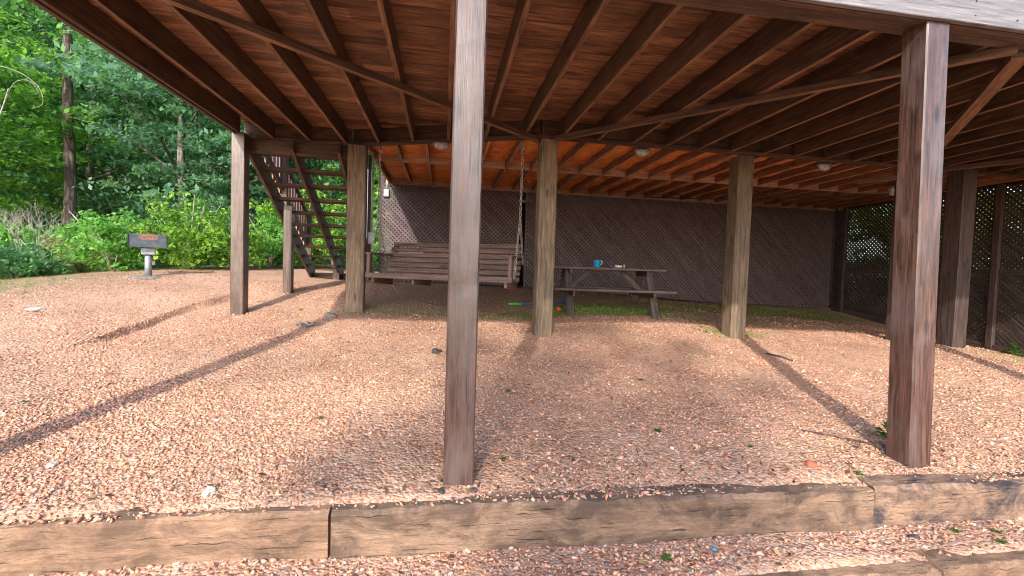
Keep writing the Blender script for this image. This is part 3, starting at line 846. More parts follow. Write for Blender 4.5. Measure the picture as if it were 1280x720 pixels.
# railing on the far side: posts, rails, pickets
xr = -3.02
mb = MB(); SB(mb, (xr, 7.3, 2.35), (xr, 10.5, 2.35 - sl * 3.2), .04, .12); SB(mb, (xr, 7.3, 3.0), (xr, 10.5, 3.0 - sl * 3.2), .04, .09); mb.build('handrail', M['stair'], stairs)
for k in range(19):
    y = 7.4 + k * .165; zc = 2.35 - sl * (y - 7.3)
    MB().box((xr - .03 - sx, y - sy, zc + .30), (.022, .125, .78)).build('picket', M['picket'], stairs)
for y in (7.35, 8.9, 10.45):
    zc = 2.35 - sl * (y - 7.3)
    mb = MB(); mb.box((xr + .05 - sx, y - sy, (zc + .75 + zc - .55) / 2), (.09, .09, 1.3)); mb.build('newel_post', M['stair'], stairs, .004)
mb = MB(); mb.box((-2.25 - sx, 10.75 - sy, H(-2.25, 10.75)), (1.5, .5, .1)); mb.build('landing_pad', M['concrete'], stairs)

# ------------------------------------------------------------------ porch swing
ang = math.atan2(B.y - A.y, B.x - A.x)
sw_o = Vector((.02, 6.60, 0))
swing = thing('porch_swing', 'brown slatted porch swing hanging on chains from the diagonal beam', 'porch swing', sw_o, ang)
W2 = 1.09
# seat: front rail, slats
mb = MB()
mb.box((0, -.325, -.115), (2 * W2 + .04, .035, .075))
for k in range(5): mb.box((0, -.265 + k * .098, -.092 - .016 * k), (2 * W2 - .02, .085, .02))
mb.build('seat', M['swing'], swing, .004)
bk = MB()
b0, b1 = Vector((0, .20, -.15)), Vector((0, .40, .42))
dv = (b1 - b0).normalized(); nv = Vector((1, 0, 0)).cross(dv)
for k in range(7):
    c = b0 + (b1 - b0) * ((k + .5) / 7)
    wx = 2 * W2 - .02 - (.06 if k == 6 else 0)
    bk.beam(c + Vector((-wx / 2, 0, 0)), c + Vector((wx / 2, 0, 0)), .018, .068, up=dv)
bk.build('backrest', M['swing'], swing, .003)
for x in (-W2 + .08, -W2 / 3, W2 / 3, W2 - .08):
    fr = MB()
    fr.beam((x, -.30, -.175), (x, .26, -.215), .04, .10)
    fr.beam(Vector((x, 0, 0)) + b0 + Vector((0, .025, -.08)), Vector((x, 0, 0)) + b1 + Vector((0, .028, -.02)), .04, .04)
    fr.build('frame', M['swing'], swing, .003)
for s in (-1, 1):
    a = MB()
    x = s * (W2 - .02)
    a.box((x, -.01, .205), (.085, .66, .028))
    a.build('armrest', M['swing'], swing, .004)
    p = MB(); p.box((x, -.29, .04), (.05, .085, .31)); p.build('arm_post', M['swing'], swing, .004)
# chains
def links(mb, p, q, pitch=.034, r=.0042):
    p, q = Vector(p), Vector(q); d = q - p; n = max(2, int(d.length / pitch)); dirn = d.normalized()
    a = dirn.cross(Vector((.3, .9, .2))).normalized(); b = dirn.cross(a)
    for i in range(n):
        c = p + d * ((i + .5) / n)
        s_ = a if i % 2 else b
        ring = []
        for k in range(8):
            t = 2 * PI * k / 8
            ring.append(c + dirn * math.cos(t) * pitch * .68 + s_ * math.sin(t) * pitch * .36)
        n0 = len(mb.v); m_ = 5
        nn = a if s_ is b else b
        for k in range(8):
            rad = (ring[k] - c).normalized()
            for j in range(m_):
                t = 2 * PI * j / m_
                mb.v.append(tuple(ring[k] + rad * math.cos(t) * r + nn * math.sin(t) * r))
        for k in range(8):
            for j in range(m_):
                mb.f.append((n0 + k * m_ + j, n0 + k * m_ + (j + 1) % m_, n0 + ((k + 1) % 8) * m_ + (j + 1) % m_, n0 + ((k + 1) % 8) * m_ + j))
                mb.uv += [(0, 0), (.01, 0), (.01, .01), (0, .01)]; mb.sm.append(True)
for s in (-1, 1):
    x = s * (W2 + .025)
    ch = MB()
    ringp = (x, .0, .78)
    links(ch, (x, .02, 1.84), ringp, r=.0065, pitch=.048); links(ch, ringp, (x, -.26, -.10), .042, .006); links(ch, ringp, (x, .27, .10), .042, .006)
    ch.build('chain', M['chain'], swing)
    hk = MB(); hk.tube([(x, .02, 1.86), (x, .02, 1.80), (x + .02, .02, 1.78)], .006, 6); hk.build('hook', M['white'], swing)
def local_to_world(o, p): return Matrix.Translation(o.location) @ Matrix.Rotation(o.rotation_euler[2], 4, 'Z') @ Vector(p)

# ------------------------------------------------------------------ picnic table
tcx, tcy, trz = 2.86, 7.55, math.radians(-8.86)
zg = H(tcx, tcy - .3)
table = thing('picnic_table', 'dark brown wooden picnic table with attached benches on mossy ground', 'picnic table', (tcx, tcy, 0), trz)
ZT, ZB = .122, -.232
mb = MB()
for k in range(5): mb.box((0, -.29 + k * .145, ZT - .02), (1.93, .138, .042))
mb.build('tabletop', M['table'], table, .005)
for s in (-1, 1):
    mb = MB()
    for k in range(2): mb.box((0, s * (.62 + k * .145), ZB - .02), (1.97, .138, .042))
    mb.build('bench', M['table'], table, .005)
for sx_ in (-.70, .70):
    for s in (-1, 1):
        wp = local_to_world(table, (sx_, s * .66, 0)); g0 = H(wp.x, wp.y) - .03
        mb = MB(); mb.beam((sx_, s * .70, g0), (sx_, s * .20, ZT - .04), .042, .115, up=(1, 0, 0)); o = mb.build('leg', M['table'], table, .004)
    mb = MB(); mb.box((sx_ + .045 * (1 if sx_ < 0 else -1), 0, ZB - .085), (.04, 1.5, .09)); mb.build('bench_support', M['table'], table, .004)
    mb = MB(); mb.box((sx_ + .045 * (1 if sx_ < 0 else -1), 0, ZT - .085), (.04, .68, .085)); mb.build('cleat', M['table'], table, .004)
    s2 = 1 if sx_ > 0 else -1
    mb = MB(); mb.beam((sx_ - s2 * .05, 0, ZB - .06), (sx_ - s2 * .42, 0, ZT - .05), .085, .04, up=(0, 1, 0)); mb.build('brace', M['table'], table, .004)
# things on the table
def on_table(x, y): 
    w = local_to_world(table, (x, y, 0)); return (w.x, w.y, ZT + .002)
cup = thing('plastic_jug', 'bright blue plastic jug with handle standing on the picnic table', 'jug', on_table(-.20, -.19), trz)
cup.scale = (.84, .84, .9)
MB().lathe((0, 0, 0), [(0, .001), (.056, .001), (.062, .02), (.066, .135), (.070, .14), (.066, .142), (.060, .13), (.055, .012), (0, .010)], 24).build('jug_body', M['blue'], cup)
mb = MB(); mb.tube([(.062, 0, .125), (.10, 0, .13), (.112, 0, .10), (.10, 0, .065), (.063, 0, .05)], .010, 8); mb.build('handle', simple('pale_blue_plastic', (.25, .55, .75), .4, 0, .05), cup)
mb = MB(); mb.lathe(on_table(.02, -.27), [(0, .001), (.036, .001), (.039, .008), (.039, .028), (.034, .032), (0, .033)], 18)
tag(mb.build('plastic_puck', M['navy']), 'small dark blue plastic disc lying on the tabletop beside the jug', 'plastic disc')
mb = MB(); mb.lathe(on_table(.165, -.24), [(0, .001), (.05, .001), (.064, .02), (.067, .042), (.061, .043), (.05, .018), (0, .014)], 22)
tag(mb.build('ashtray', M['ceramic']), 'round white ashtray on the picnic table', 'ashtray')
mb = MB(); mb.lathe(on_table(.275, -.20), [(0, .001), (.013, .001), (.016, .02), (.016, .055), (.012, .062), (0, .063)], 12)
tag(mb.build('lighter', simple('grey_plastic', (.35, .33, .33), .4)), 'small grey lighter standing right of the ashtray', 'lighter')

# ------------------------------------------------------------------ bulkhead lamps and boxes
def bulkhead(x, y, label):
    t = thing('bulkhead_lamp', label, 'lamp', (x, y, 1.83), 0, 'caged bulkhead lamps under the deck')
    def dome(rx, ry, rzz, z0):
        mb = MB(); mb.lathe((0, 0, 0), [(0.001, -rzz), (.35, -rzz * .96), (.7, -rzz * .72), (.93, -rzz * .35), (1, 0)], 24)
        mb.v = [(v[0] * rx, v[1] * ry, v[2] + z0) for v in mb.v]; return mb
    mb = MB(); mb.lathe((0, 0, 0), [(0, .02), (1.0, .02), (1.0, -.012), (.9, -.016), (0, -.016)], 24)
    mb.v = [(v[0] * .125, v[1] * .07, v[2]) for v in mb.v]; mb.build('base_ring', M['metal'], t)
    dome(.102, .054, .065, -.014).build('glass_globe', M['offwhite'], t)
    mb = MB()
    for sx_ in (-.045, .045):
        mb.tube([(sx_, .062 * math.cos(a), -.016 - .072 * math.sin(a)) for a in np.linspace(0, PI, 9)], .004, 6)
    mb.tube([(.112 * math.cos(a), 0, -.016 - .074 * math.sin(a)) for a in np.linspace(0, PI, 11)], .004, 6)
    mb.build('cage', M['metal'], t)
    # conduit box that carries the lamp on the beam
    mb = MB(); mb.box((0, .05, .05), (.10, .06, .10)); mb.build('junction_box', M['metal'], t)
    return t
bulkhead(-.08, 6.62, 'oval caged lamp under the beam above the porch swing')
bulkhead(2.83, 6.18, 'oval caged lamp under the beam above the picnic table')
bulkhead(5.88, 6.2, 'oval caged lamp under the beam right of the weathered posts')
bulb = thing('lamp_holder', 'round white lamp holder behind the right front post', 'lamp', (8.3, 7.2, 1.76))
mb = MB(); mb.lathe((0, 0, 0), [(0, -.10), (.03, -.095), (.045, -.06), (.035, -.02), (.06, 0), (.06, .05), (0, .05)], 16); mb.build('globe', M['offwhite'], bulb)
MB().box((0, 0, .065), (.12, .12, .03)).build('base', M['metal'], bulb)
jb = thing('junction_box', 'small white electrical box with pipe at the top of the lattice corner', 'electrical box', (-1.27, 9.98, 1.62))
MB().box((0, 0, 0), (.11, .06, .16)).build('box', M['white'], jb, .006); MB().tube([(.01, .01, .08), (.01, .01, .30)], .014, 8).build('conduit', M['white'], jb)
MB().box((0, -.033, 0), (.085, .008, .13)).build('cover', M['white'], jb, .002)
eb = thing('outlet_box', 'white weatherproof outlet box fixed to a thin board beside the weathered post', 'outlet box', (-1.14, 7.26, .46))
MB().box((.0, 0, 0), (.10, .09, .19)).build('box', M['white'], eb, .01)
MB().tube([(0, .02, .09), (0, .02, 1.35)], .014, 8).build('conduit', M['white'], eb)
MB().box((-.05, .05, .35), (.045, .05, 1.9)).build('backing_board', M['darkpost'], eb, .003)
mb = MB()
mb.tube([(-1.72, 10.5, -.35), (-1.72, 10.5, 2.2)], .07, 12)
mb.build('downspout', simple('pale_blue_grey_paint', (.22, .27, .32), .5, 0, .15, 6))
tag(bpy.data.objects['downspout'], 'pale upright downspout pipe seen behind the thick post at the swing', 'downspout')
# cable drooping below the rear joists
mb = MB()
pts = [(4.6 + (9.4 - 4.6) * t, 9.55 - 2.6 * t, 1.80 - .10 * math.sin(PI * t)) for t in np.linspace(0, 1, 20)]
mb.tube(pts, .014, 6)
tag(mb.build('cable', M['rubber']), 'black cable slung below the rear joists on the right', 'cable')

# ------------------------------------------------------------------ grill
gxy = (-5.41, 9.14); gz = H(*gxy)
grill = thing('park_grill', 'grey steel park grill on a post with a rust oval on its back', 'grill', (*gxy, gz), math.radians(27))
MB().tube([(0, 0, -.1), (0, 0, .50)], .055, 14).build('post', M['metal'], grill)
MB().box((0, 0, .47), (.20, .17, .12)).build('sleeve', M['metal'], grill, .006)
fb = MB()
Wg, Dg, Hg = .54, .36, .235; z0 = .545
R = Matrix.Rotation(math.radians(-14), 3, 'X')
fb.box((0, 0, z0), (Wg, Dg, .008)); fb.beam((-Wg / 2, -Dg / 2 + .02, z0 + Hg / 2), (Wg / 2, -Dg / 2 - .02 + .04, z0 + Hg / 2), .008, Hg)
for s in (-1, 1): fb.box((s * Wg / 2, 0, z0 + Hg / 2), (.008, Dg, Hg))
fb.build('firebox', simple('painted_grey_steel', (.075, .09, .115), .55, .4, .3, 9), grill, .002)
mb = MB(); mb.lathe((0, 0, 0), [(0, 0), (.6, 0), (1, -.0004)], 28)
mb.v = [(v[0] * .145, v[1] * .062, v[2]) for v in mb.v]
o = mb.build('rust_patch', M['rust'], grill); o.location = (.01, -Dg / 2 + .012, z0 + .185); o.rotation_euler = (math.radians(90), 0, 0)
mb = MB()
for k in range(12): mb.tube([(-.29 + k * .053, -.2, z0 + .20), (-.29 + k * .053, .2, z0 + .20)], .005, 5)
mb.build('grate', M['rust'], grill)
MB().box((.075, -.02, .26), (.05, .03, .08)).build('tag_plate', M['concrete'], grill, .003)
pad = MB(); pad.lathe((0, 0, 0), [(0, .025), (.16, .022), (.24, .008), (.32, -.03)], 18); pad.build('footing', M['concrete'], grill)

# ------------------------------------------------------------------ small things on the ground
def rock(name, label, cat, x, y, r, mat, flat=.6, group=None, rz=None):
    bm = bmesh.new()
    bmesh.ops.create_icosphere(bm, subdivisions=3, radius=1)
    sd = random.uniform(0, 50)
    from mathutils import noise
    for v in bm.verts:
        n = noise.noise(v.co * 1.3 + Vector((sd, 0, 0))) * .45 + noise.noise(v.co * 3.2 + Vector((0, sd, 0))) * .16
        v.co *= 1 + n
        v.co.x *= r * 1.25; v.co.y *= r * .9; v.co.z *= r * flat
    me = bpy.data.meshes.new(name); bm.to_mesh(me); bm.free(); me.materials.append(mat)
    o = bpy.data.objects.new(name, me); COL.objects.link(o)
    o.location = (x, y, H(x, y) + r * flat * .35); o.rotation_euler = (0, 0, random.uniform(0, 6) if rz is None else rz)
    return tag(o, label, cat, group)
rock('rock', 'pale chalky rock on the gravel just behind the left timber', 'rock', -1.285, 2.70, .034, M['stonewhite'])
rock('rock', 'small white rock alone on the gravel far left of the front posts', 'rock', -2.31, 3.03, .026, M['stonewhite'])
rock('rock', 'grey rock at the foot of the thick post by the stairs', 'rock', -1.62, 6.76, .085, M['stonegrey'], .5)
rock('rock', 'flat blackish rock alone on the sunny gravel left of the front post', 'rock', -.06, 5.30, .07, M['stonedark'], .35)
rock('rock', 'small black rock lying below the dark stained timber', 'rock', 3.02, 2.34, .030, M['stonedark'], .4, rz=.3)
rock('rock', 'bluish slate chip on the lower gravel step', 'rock', 2.05, 2.30, .026, M['stonegrey'], .3)
rock('rock', 'red rock on the gravel below the right front post shadow', 'rock', 2.62, 2.74, .04, simple('red_stone', (.34, .11, .07), .9, 0, .3, 20, .4), .5)
rock('rock', 'pale flat stone on the mossy ground at the far left', 'rock', -5.35, 6.75, .10, M['stonewhite'], .22)
rock('rock', 'reddish rock near the lattice foot right of the table', 'rock', 6.0, 9.2, .07, simple('brown_stone', (.16, .09, .07), .9, 0, .3, 20, .4), .5)
for x, y in ((.02, 2.62), (.215, 2.635)):
    rock('rock', 'dark slate chip at the base of the front post', 'rock', x, y, .022, M['stonedark'], .45, 'slate chips by the front post')
# crumpled cloth
def crumple(name, label, cat, x, y, L, W, mat):
    n = 26; m_ = 12
    X, Y = np.meshgrid(np.linspace(-L / 2, L / 2, n), np.linspace(-W / 2, W / 2, m_))
    Z = .03 + .022 * np.sin(X * 38 + Y * 12) + .016 * np.sin(Y * 60 - X * 21) + .012 * np.sin(X * 90 + 1)
    Z = np.maximum(.004, Z * (1 - (np.abs(Y) / (W * .55)) ** 2))
    i = np.arange(n * m_).reshape(m_, n)
    Fq = np.stack([i[:-1, :-1], i[:-1, 1:], i[1:, 1:], i[1:, :-1]], -1).reshape(-1)
    o = np_mesh(name, np.c_[X.ravel(), (Y + .03 * np.sin(X * 14)).ravel(), Z.ravel()], Fq, 4, mat, smooth=True)
    o.location = (x, y, H(x, y) + .006); o.rotation_euler = (0, 0, .75)
    sd = o.modifiers.new('thick', 'SOLIDIFY'); sd.thickness = .004
    return tag(o, label, cat)
crumple('rag', 'crumpled dirty grey rag on the gravel near the left posts', 'rag', -1.80, 6.30, .30, .13, M['cloth'])
# toy wand
wand = thing('toy_stick', 'thin blue plastic stick with a green tip lying behind the middle weathered post', 'toy', (1.75, 7.62, H(1.75, 7.62) + .02), .06)
MB().tube([(-.62, 0, .0), (-.38, 0, .0)], .019, 10).build('tip', M['toygreen'], wand)
MB().tube([(-.38, 0, 0), (.45, .03, .03)], .014, 10).build('shaft', M['toyblue'], wand)
mb = MB(); mb.lathe((1.95, 7.28, H(1.95, 7.28)), [(0, .0), (.03, .0), (.045, .012), (.04, .03), (.018, .045), (.016, .06), (0, .062)], 16)
tag(mb.build('toy_piece', M['orange']), 'small orange plastic toy piece on the ground near the table leg', 'toy')
pw = local_to_world(swing, (.55, -.12, -.09))
mb = MB(); mb.tube([(pw.x - .05, pw.y, pw.z), (pw.x + .05, pw.y - .01, pw.z)], .011, 8)
tag(mb.build('toy_marker', M['purple']), 'purple plastic marker lying on the swing seat', 'marker')
mb = MB(); mb.lathe((1.62, 2.33, -1.60), [(0, 0), (.012, 0), (.015, .005), (.012, .012), (0, .013)], 12)
tag(mb.build('bottle_cap', M['blue']), 'tiny blue bottle cap on the lower gravel step', 'bottle cap')
# stick fallen near the right weathered post
def twig(label, pts, r, mat):
    mb = MB(); mb.tube([(x, y, H(x, y) + z) for x, y, z in pts], [r, r * .9, r * .7, r * .4][:len(pts)], 6)
    return tag(mb.build('twig', mat), label, 'twig', 'fallen twigs')
twig('short dark twig on the bright gravel right of the third weathered post', [(4.35, 5.35, .012), (4.43, 5.2, .02), (4.47, 5.02, .015)], .012, M['stonedark'])
twig('crooked twig near the lattice foot behind the right weathered post', [(5.0, 8.0, .01), (5.15, 8.25, .06), (5.2, 8.5, .03)], .014, M['deadwood'])
twig('thin curved twig on the gravel left of the right front post', [(3.0, 3.25, .01), (3.2, 3.15, .02), (3.45, 3.02, .012)], .007, M['pinebark'])

# weeds
def weed_mesh(kind):
    n = 9 if kind == 0 else 14
    Vv, Ff, C = [], [], []
    for i in range(n):
        a = i * 2.4 + random.uniform(-.3, .3); l = random.uniform(.035, .065); el = random.uniform(.2, .9)
        w = l * .28; hgt = random.uniform(.0, .05) * (kind + .4)
        d = Vector((math.cos(a) * math.cos(el), math.sin(a) * math.cos(el), math.sin(el)))
        u = Vector((-math.sin(a), math.cos(a), 0))
        b = Vector((0, 0, hgt)); m_ = b + d * l * .55 + Vector((0, 0, .006)); t = b + d * l - Vector((0, 0, l * .18))
        k = len(Vv)
        Vv += [tuple(b), tuple(m_ + u * w), tuple(t), tuple(m_ - u * w)]; Ff += [k, k + 1, k + 2, k + 3]
        g_ = random.uniform(.8, 1.3); C.append((.07 * g_, .19 * g_, .045 * g_))
    return np.array(Vv), np.array(Ff), np.array(C)
WP = [(3.66, 3.10, 1.5, 'leafy green weed against the foot of the right front post'),
      (9.70, 6.92, 2.2, 'bright weed at the lattice foot beside the dark post'),
      (9.72, 6.12, 2.6, 'largest weed at the foot of the right lattice')]
for x, y, s_, lab in WP:
    v, f, c = weed_mesh(1); o = np_mesh('weed', v * s_, f, 4, M['leaf'], c); o.location = (x, y, H(x, y)); tag(o, lab, 'weed')
v, f, c = weed_mesh(0); proto = np_mesh('weed', v, f, 4, M['leaf'], c); first = True
for x, y in ((.43, 2.95), (.64, 4.15), (-.93, 3.62), (-3.2, 3.95), (1.75, 3.3), (2.35, 3.0), (2.1, 4.4), (5.6, 4.3), (2.9, 2.62), (3.35, 2.34), (3.62, 2.30), (3.5, 2.2), (6.9, 4.7), (1.3, 2.3)):
    o = proto if first else proto.copy()
    if not first: COL.objects.link(o)
    first = False
    o.location = (x, y, H(x, y)); s_ = random.uniform(.4, .8); o.scale = (s_,) * 3; o.rotation_euler = (0, 0, random.uniform(0, 6))
    tag(o, 'tiny green weed sprouting from the open gravel', 'weed', 'tiny weeds in the gravel')
v, f, c = weed_mesh(0); o = np_mesh('fallen_leaf', v * .9, f, 4, M['leaf'], c * np.array([4.5, 2.2, .6])); o.location = (-2.13, 7.1, H(-2.13, 7.1)); tag(o, 'yellow fallen leaf on the gravel between the two left posts', 'leaf')

# ------------------------------------------------------------------ vegetation
def leaf_cloud(centers, radii, per, size, pal, flat=.45, droop=.15, aspect=.5, seed=0, upbias=.55):
    """leaf-sized rhombs scattered round clump centres"""
    g_ = np.random.default_rng(seed)
    n = len(centers) * per
    c = np.repeat(centers, per, 0); r = np.repeat(radii, per, 0)
    d = g_.normal(size=(n, 3)); d /= np.linalg.norm(d, axis=1, keepdims=True)
    d *= g_.uniform(0, 1, (n, 1)) ** .45
    p = c + d * np.c_[r, r, r * flat]
    p[:, 2] -= droop * r * (d[:, 0] ** 2 + d[:, 1] ** 2)
    nrm = g_.normal(size=(n, 3)) * (1 - upbias) + np.array([0, 0, upbias])
    nrm /= np.linalg.norm(nrm, axis=1, keepdims=True)
    t = g_.normal(size=(n, 3)); u = np.cross(nrm, t); u /= np.linalg.norm(u, axis=1, keepdims=True); w = np.cross(nrm, u)
    s_ = size * g_.uniform(.6, 1.35, (n, 1))
    Vv = np.stack([p - u * s_, p + w * s_ * aspect - u * s_ * .1, p + u * s_, p - w * s_ * aspect - u * s_ * .1], 1).reshape(-1, 3)
    pal = np.array(pal)
    ci = np.repeat(g_.integers(0, len(pal), len(centers)), per)
    mix = g_.random(n) < .4
    ci = np.where(mix, g_.integers(0, len(pal), n), ci)
    col = pal[ci] * g_.uniform(1.0, 1.95, (n, 1))
    col = col * .86 + col.mean(1, keepdims=True) * np.array([.12, .16, .16])
    return Vv, np.arange(4 * n), col

def crown_centers(n, R, Hc, z0, seed, shape='round', hollow=.35):
    g_ = np.random.default_rng(seed)
    out = []
    while len(out) < n:
        p = g_.uniform(-1, 1, 3); rr = np.linalg.norm(p)
        if rr > 1 or rr < hollow: continue
        if shape == 'cone' and math.hypot(p[0], p[1]) > (1 - p[2]) * .5 + .12: continue
        # uneven lobes
        a = math.atan2(p[1], p[0])
        k = 1 + .22 * math.sin(3 * a + seed) + .15 * math.sin(5 * p[2] * 2 + seed)
        out.append((p[0] * R * k, p[1] * R * k, z0 + (p[2] + 1) / 2 * Hc))
    return np.array(out)

GREENS = {
    'maple': [(.105, .250, .030), (.14, .31, .04), (.075, .185, .026), (.06, .15, .026)],
    'deep': [(.055, .15, .065), (.070, .18, .075), (.090, .205, .075), (.042, .12, .055)],
    'teal': [(.080, .19, .12), (.105, .225, .14), (.06, .15, .095), (.085, .19, .09)],
    'lime': [(.145, .275, .024), (.20, .345, .03), (.10, .22, .022), (.06, .14, .02)],
    'mid': [(.085, .23, .038), (.115, .28, .045), (.06, .165, .032), (.14, .29, .05)],
    'olive': [(.16, .22, .06), (.21, .26, .07), (.12, .18, .05), (.24, .22, .08)],
}
def trunk_mesh(h, r0, r1, bend, limbs, seed, R, z0, Hc):
    rd = random.Random(seed); mb = MB()
    n = 9; pts = []; rad = []
    for i in range(n):
        t = i / (n - 1)
        pts.append((bend * math.sin(t * 2.2) + rd.uniform(-.03, .03), bend * .6 * math.sin(t * 3 + 1) - bend * .6 * math.sin(1), -.4 + t * (h + .4))); rad.append(r0 * (1.25 if i == 0 else 1) + (r1 - r0) * t)
    mb.tube(pts, rad, 10)
    for k in range(limbs):
        t = rd.uniform(.35, .95); i = int(t * (n - 1)); b = Vector(pts[i]); a = rd.uniform(0, 2 * PI); l = R * rd.uniform(.5, .95)
        e = b + Vector((math.cos(a) * l, math.sin(a) * l, l * rd.uniform(.15, .7)))
        m_ = (b + e) / 2 + Vector((0, 0, l * .12))
        mb.tube([b, m_, e], [rad[i] * .5, rad[i] * .3, rad[i] * .1], 6)
    return mb
def tree(name, label, x, y, h, R, z0f, pal, clumps, per, lsize, bark_m='greybark', r0=.14, bend=.3, limbs=9, seed=1, group=None, clump_r=.55, flat=.4, shape='round', zb=None, up=.5):
    z = H(x, y) if zb is None else zb
    t = thing(name, label, 'tree', (x, y, z), random.uniform(0, 6), group)
    z0 = h * z0f; Hc = h - z0
    trunk_mesh(h * .93, r0, r0 * .25, bend, limbs, seed, R, z0, Hc).build('trunk', M[bark_m], t)
    c = crown_centers(clumps, R, Hc, z0, seed, shape)
    rr = np.random.default_rng(seed + 5).uniform(.6, 1.4, clumps) * clump_r
    v, f, col = leaf_cloud(c, rr, per, lsize, GREENS[pal], flat=flat, seed=seed + 9, upbias=up)
    np_mesh('crown', v, f, 4, M['leaf'], col, parent=t)
    return t
def shrub(name, label, x, y, h, R, pal, clumps, per, lsize, seed, stems=7, cat='shrub', clump_r=.22, flat=.7, stem_m='deadwood', up=.4):
    t = thing(name, label, cat, (x, y, H(x, y)), 0)
    rd = random.Random(seed); mb = MB()
    for k in range(stems):
        a = rd.uniform(0, 2 * PI); l = R * rd.uniform(.3, .9); hh = h * rd.uniform(.6, 1.02)
        mb.tube([(0, 0, -.05), (math.cos(a) * l * .35, math.sin(a) * l * .35, hh * .5), (math.cos(a) * l, math.sin(a) * l, hh)], [.022, .015, .006], 5)
    mb.build('stems', M[stem_m], t)
    c = crown_centers(clumps, R, h * .98, .03, seed, hollow=.2)
    c[:, 2] = np.maximum(c[:, 2], .06)
    rr = np.random.default_rng(seed + 5).uniform(.6, 1.4, clumps) * clump_r
    v, f, col = leaf_cloud(c, rr, per, lsize, GREENS[pal], flat=flat, seed=seed + 9, upbias=up)
    v[:, 2] = np.maximum(v[:, 2], .01)
    np_mesh('foliage', v, f, 4, M['leaf'], col, parent=t)
    return t

# shrubs along the edge of the yard
shrub('leafy_shrub', 'broad-leaved mid green shrub left of the grill', -6.85, 10.45, 1.25, .78, 'mid', 75, 42, .052, 31, 10)
shrub('lime_shrub', 'bright yellow-green shrub right behind the grill', -5.55, 10.75, 1.55, .95, 'lime', 110, 46, .050, 32)
shrub('lime_shrub', 'low yellow-green bush to the right of the bright shrub', -4.75, 11.1, .95, .62, 'lime', 55, 40, .048, 33)
shrub('green_shrub', 'soft green bush beside the left deck post, at the yard edge', -4.55, 12.6, 1.5, .9, 'mid', 80, 42, .05, 34)
shrub('green_shrub', 'tall fresh green bush seen between left post and stairs', -3.95, 13.3, 2.3, 1.2, 'lime', 150, 42, .055, 35)
shrub('green_shrub', 'green bush visible low through the stair treads', -2.6, 14.2, 1.7, 1.1, 'mid', 100, 42, .055, 36)
shrub('feathery_bush', 'feathery yellowish bush left of the pine trunk', -8.35, 11.7, 1.0, .75, 'olive', 80, 46, .035, 37, cat='bush')
shrub('dark_bush', 'dark low bush around the foot of the bare grey shrub', -8.75, 10.6, .72, .75, 'deep', 70, 44, .045, 38, cat='bush')
shrub('green_shrub', 'green bush at the far left edge below the trees', -10.6, 12.0, 1.5, 1.2, 'mid', 90, 44, .05, 39)
shrub('green_shrub', 'green bush behind the yellowish bush and the pine', -9.8, 14.3, 1.6, 1.3, 'mid', 90, 44, .055, 40)
shrub('green_shrub', 'green bush in the shade behind the bright shrub', -6.9, 13.6, 1.7, 1.3, 'deep', 90, 44, .055, 41)
# bare grey shrub
ds = thing('bare_shrub', 'bare bleached shrub with thin grey branches at the far left', 'shrub', (-8.75, 10.9, H(-8.75, 10.9)))
ds.scale = (.95, .95, 1.12)
rd = random.Random(4); mb = MB()
def grow(p, d, l, r, depth):
    q = p + d * l
    mid = p + d * l * .5 + Vector((rd.uniform(-1, 1), rd.uniform(-1, 1), 0)) * l * .06
    mb.tube([p, mid, q], [r, r * .8, r * .6], 5)
    if depth:
        for k in range(rd.choice((2, 3, 3))):
            nd_ = (d + Vector((rd.gauss(0, .55), rd.gauss(0, .55), rd.uniform(-.1, .45)))).normalized()
            grow(q, nd_, l * rd.uniform(.6, .85), r * .6, depth - 1)
for k in range(5):
    grow(Vector((rd.uniform(-.06, .06), rd.uniform(-.06, .06), -.05)), Vector((rd.gauss(0, .22), rd.gauss(0, .22), 1)).normalized(), .5, .016, 4)
mb.build('branches', M['deadwood'], ds)
# bare branches of a dead sapling
dt = thing('dead_sapling', 'leaning dead sapling with pale curling twigs at the upper left', 'tree', (-8.95, 10.6, H(-8.95, 10.6)))
mb = MB()
def curl(pts, r0, r1):
    # smooth a handful of points into a curved twig
    P_ = [Vector(p) for p in pts]; out = []
    for i_ in range(len(P_) - 1):
        a_, b_, c_, d_ = P_[max(i_ - 1, 0)], P_[i_], P_[i_ + 1], P_[min(i_ + 2, len(P_) - 1)]
        for t in (0, .25, .5, .75):
            out.append(.5 * ((2 * b_) + (c_ - a_) * t + (2 * a_ - 5 * b_ + 4 * c_ - d_) * t * t + (3 * b_ - a_ - 3 * c_ + d_) * t ** 3))
    out.append(P_[-1])
    mb.tube(out, [.7 * (r0 + (r1 - r0) * k / (len(out) - 1)) for k in range(len(out))], 6)
curl([(-.5, .1, -.2), (-.55, .1, 1.5), (-.3, .1, 2.8), (-.02, .05, 3.55), (.12, 0, 3.9)], .03, .012)
curl([(-.1, .08, 3.3), (-.35, 0, 3.75), (-.1, -.1, 4.25), (.35, -.1, 4.22), (.72, -.1, 3.95), (.80, -.1, 3.62), (.6, -.1, 3.5)], .011, .004)
curl([(.0, .05, 3.6), (.22, 0, 4.02), (.5, 0, 4.08), (.66, 0, 3.85)], .009, .004)
curl([(-.3, .1, 2.8), (-.7, .1, 3.5), (-.95, 0, 4.1)], .013, .005)
curl([(-.05, .05, 3.5), (-.25, 0, 4.3), (-.1, 0, 4.7), (.3, 0, 4.85)], .009, .003)
mb.build('trunk', M['deadwood'], dt)

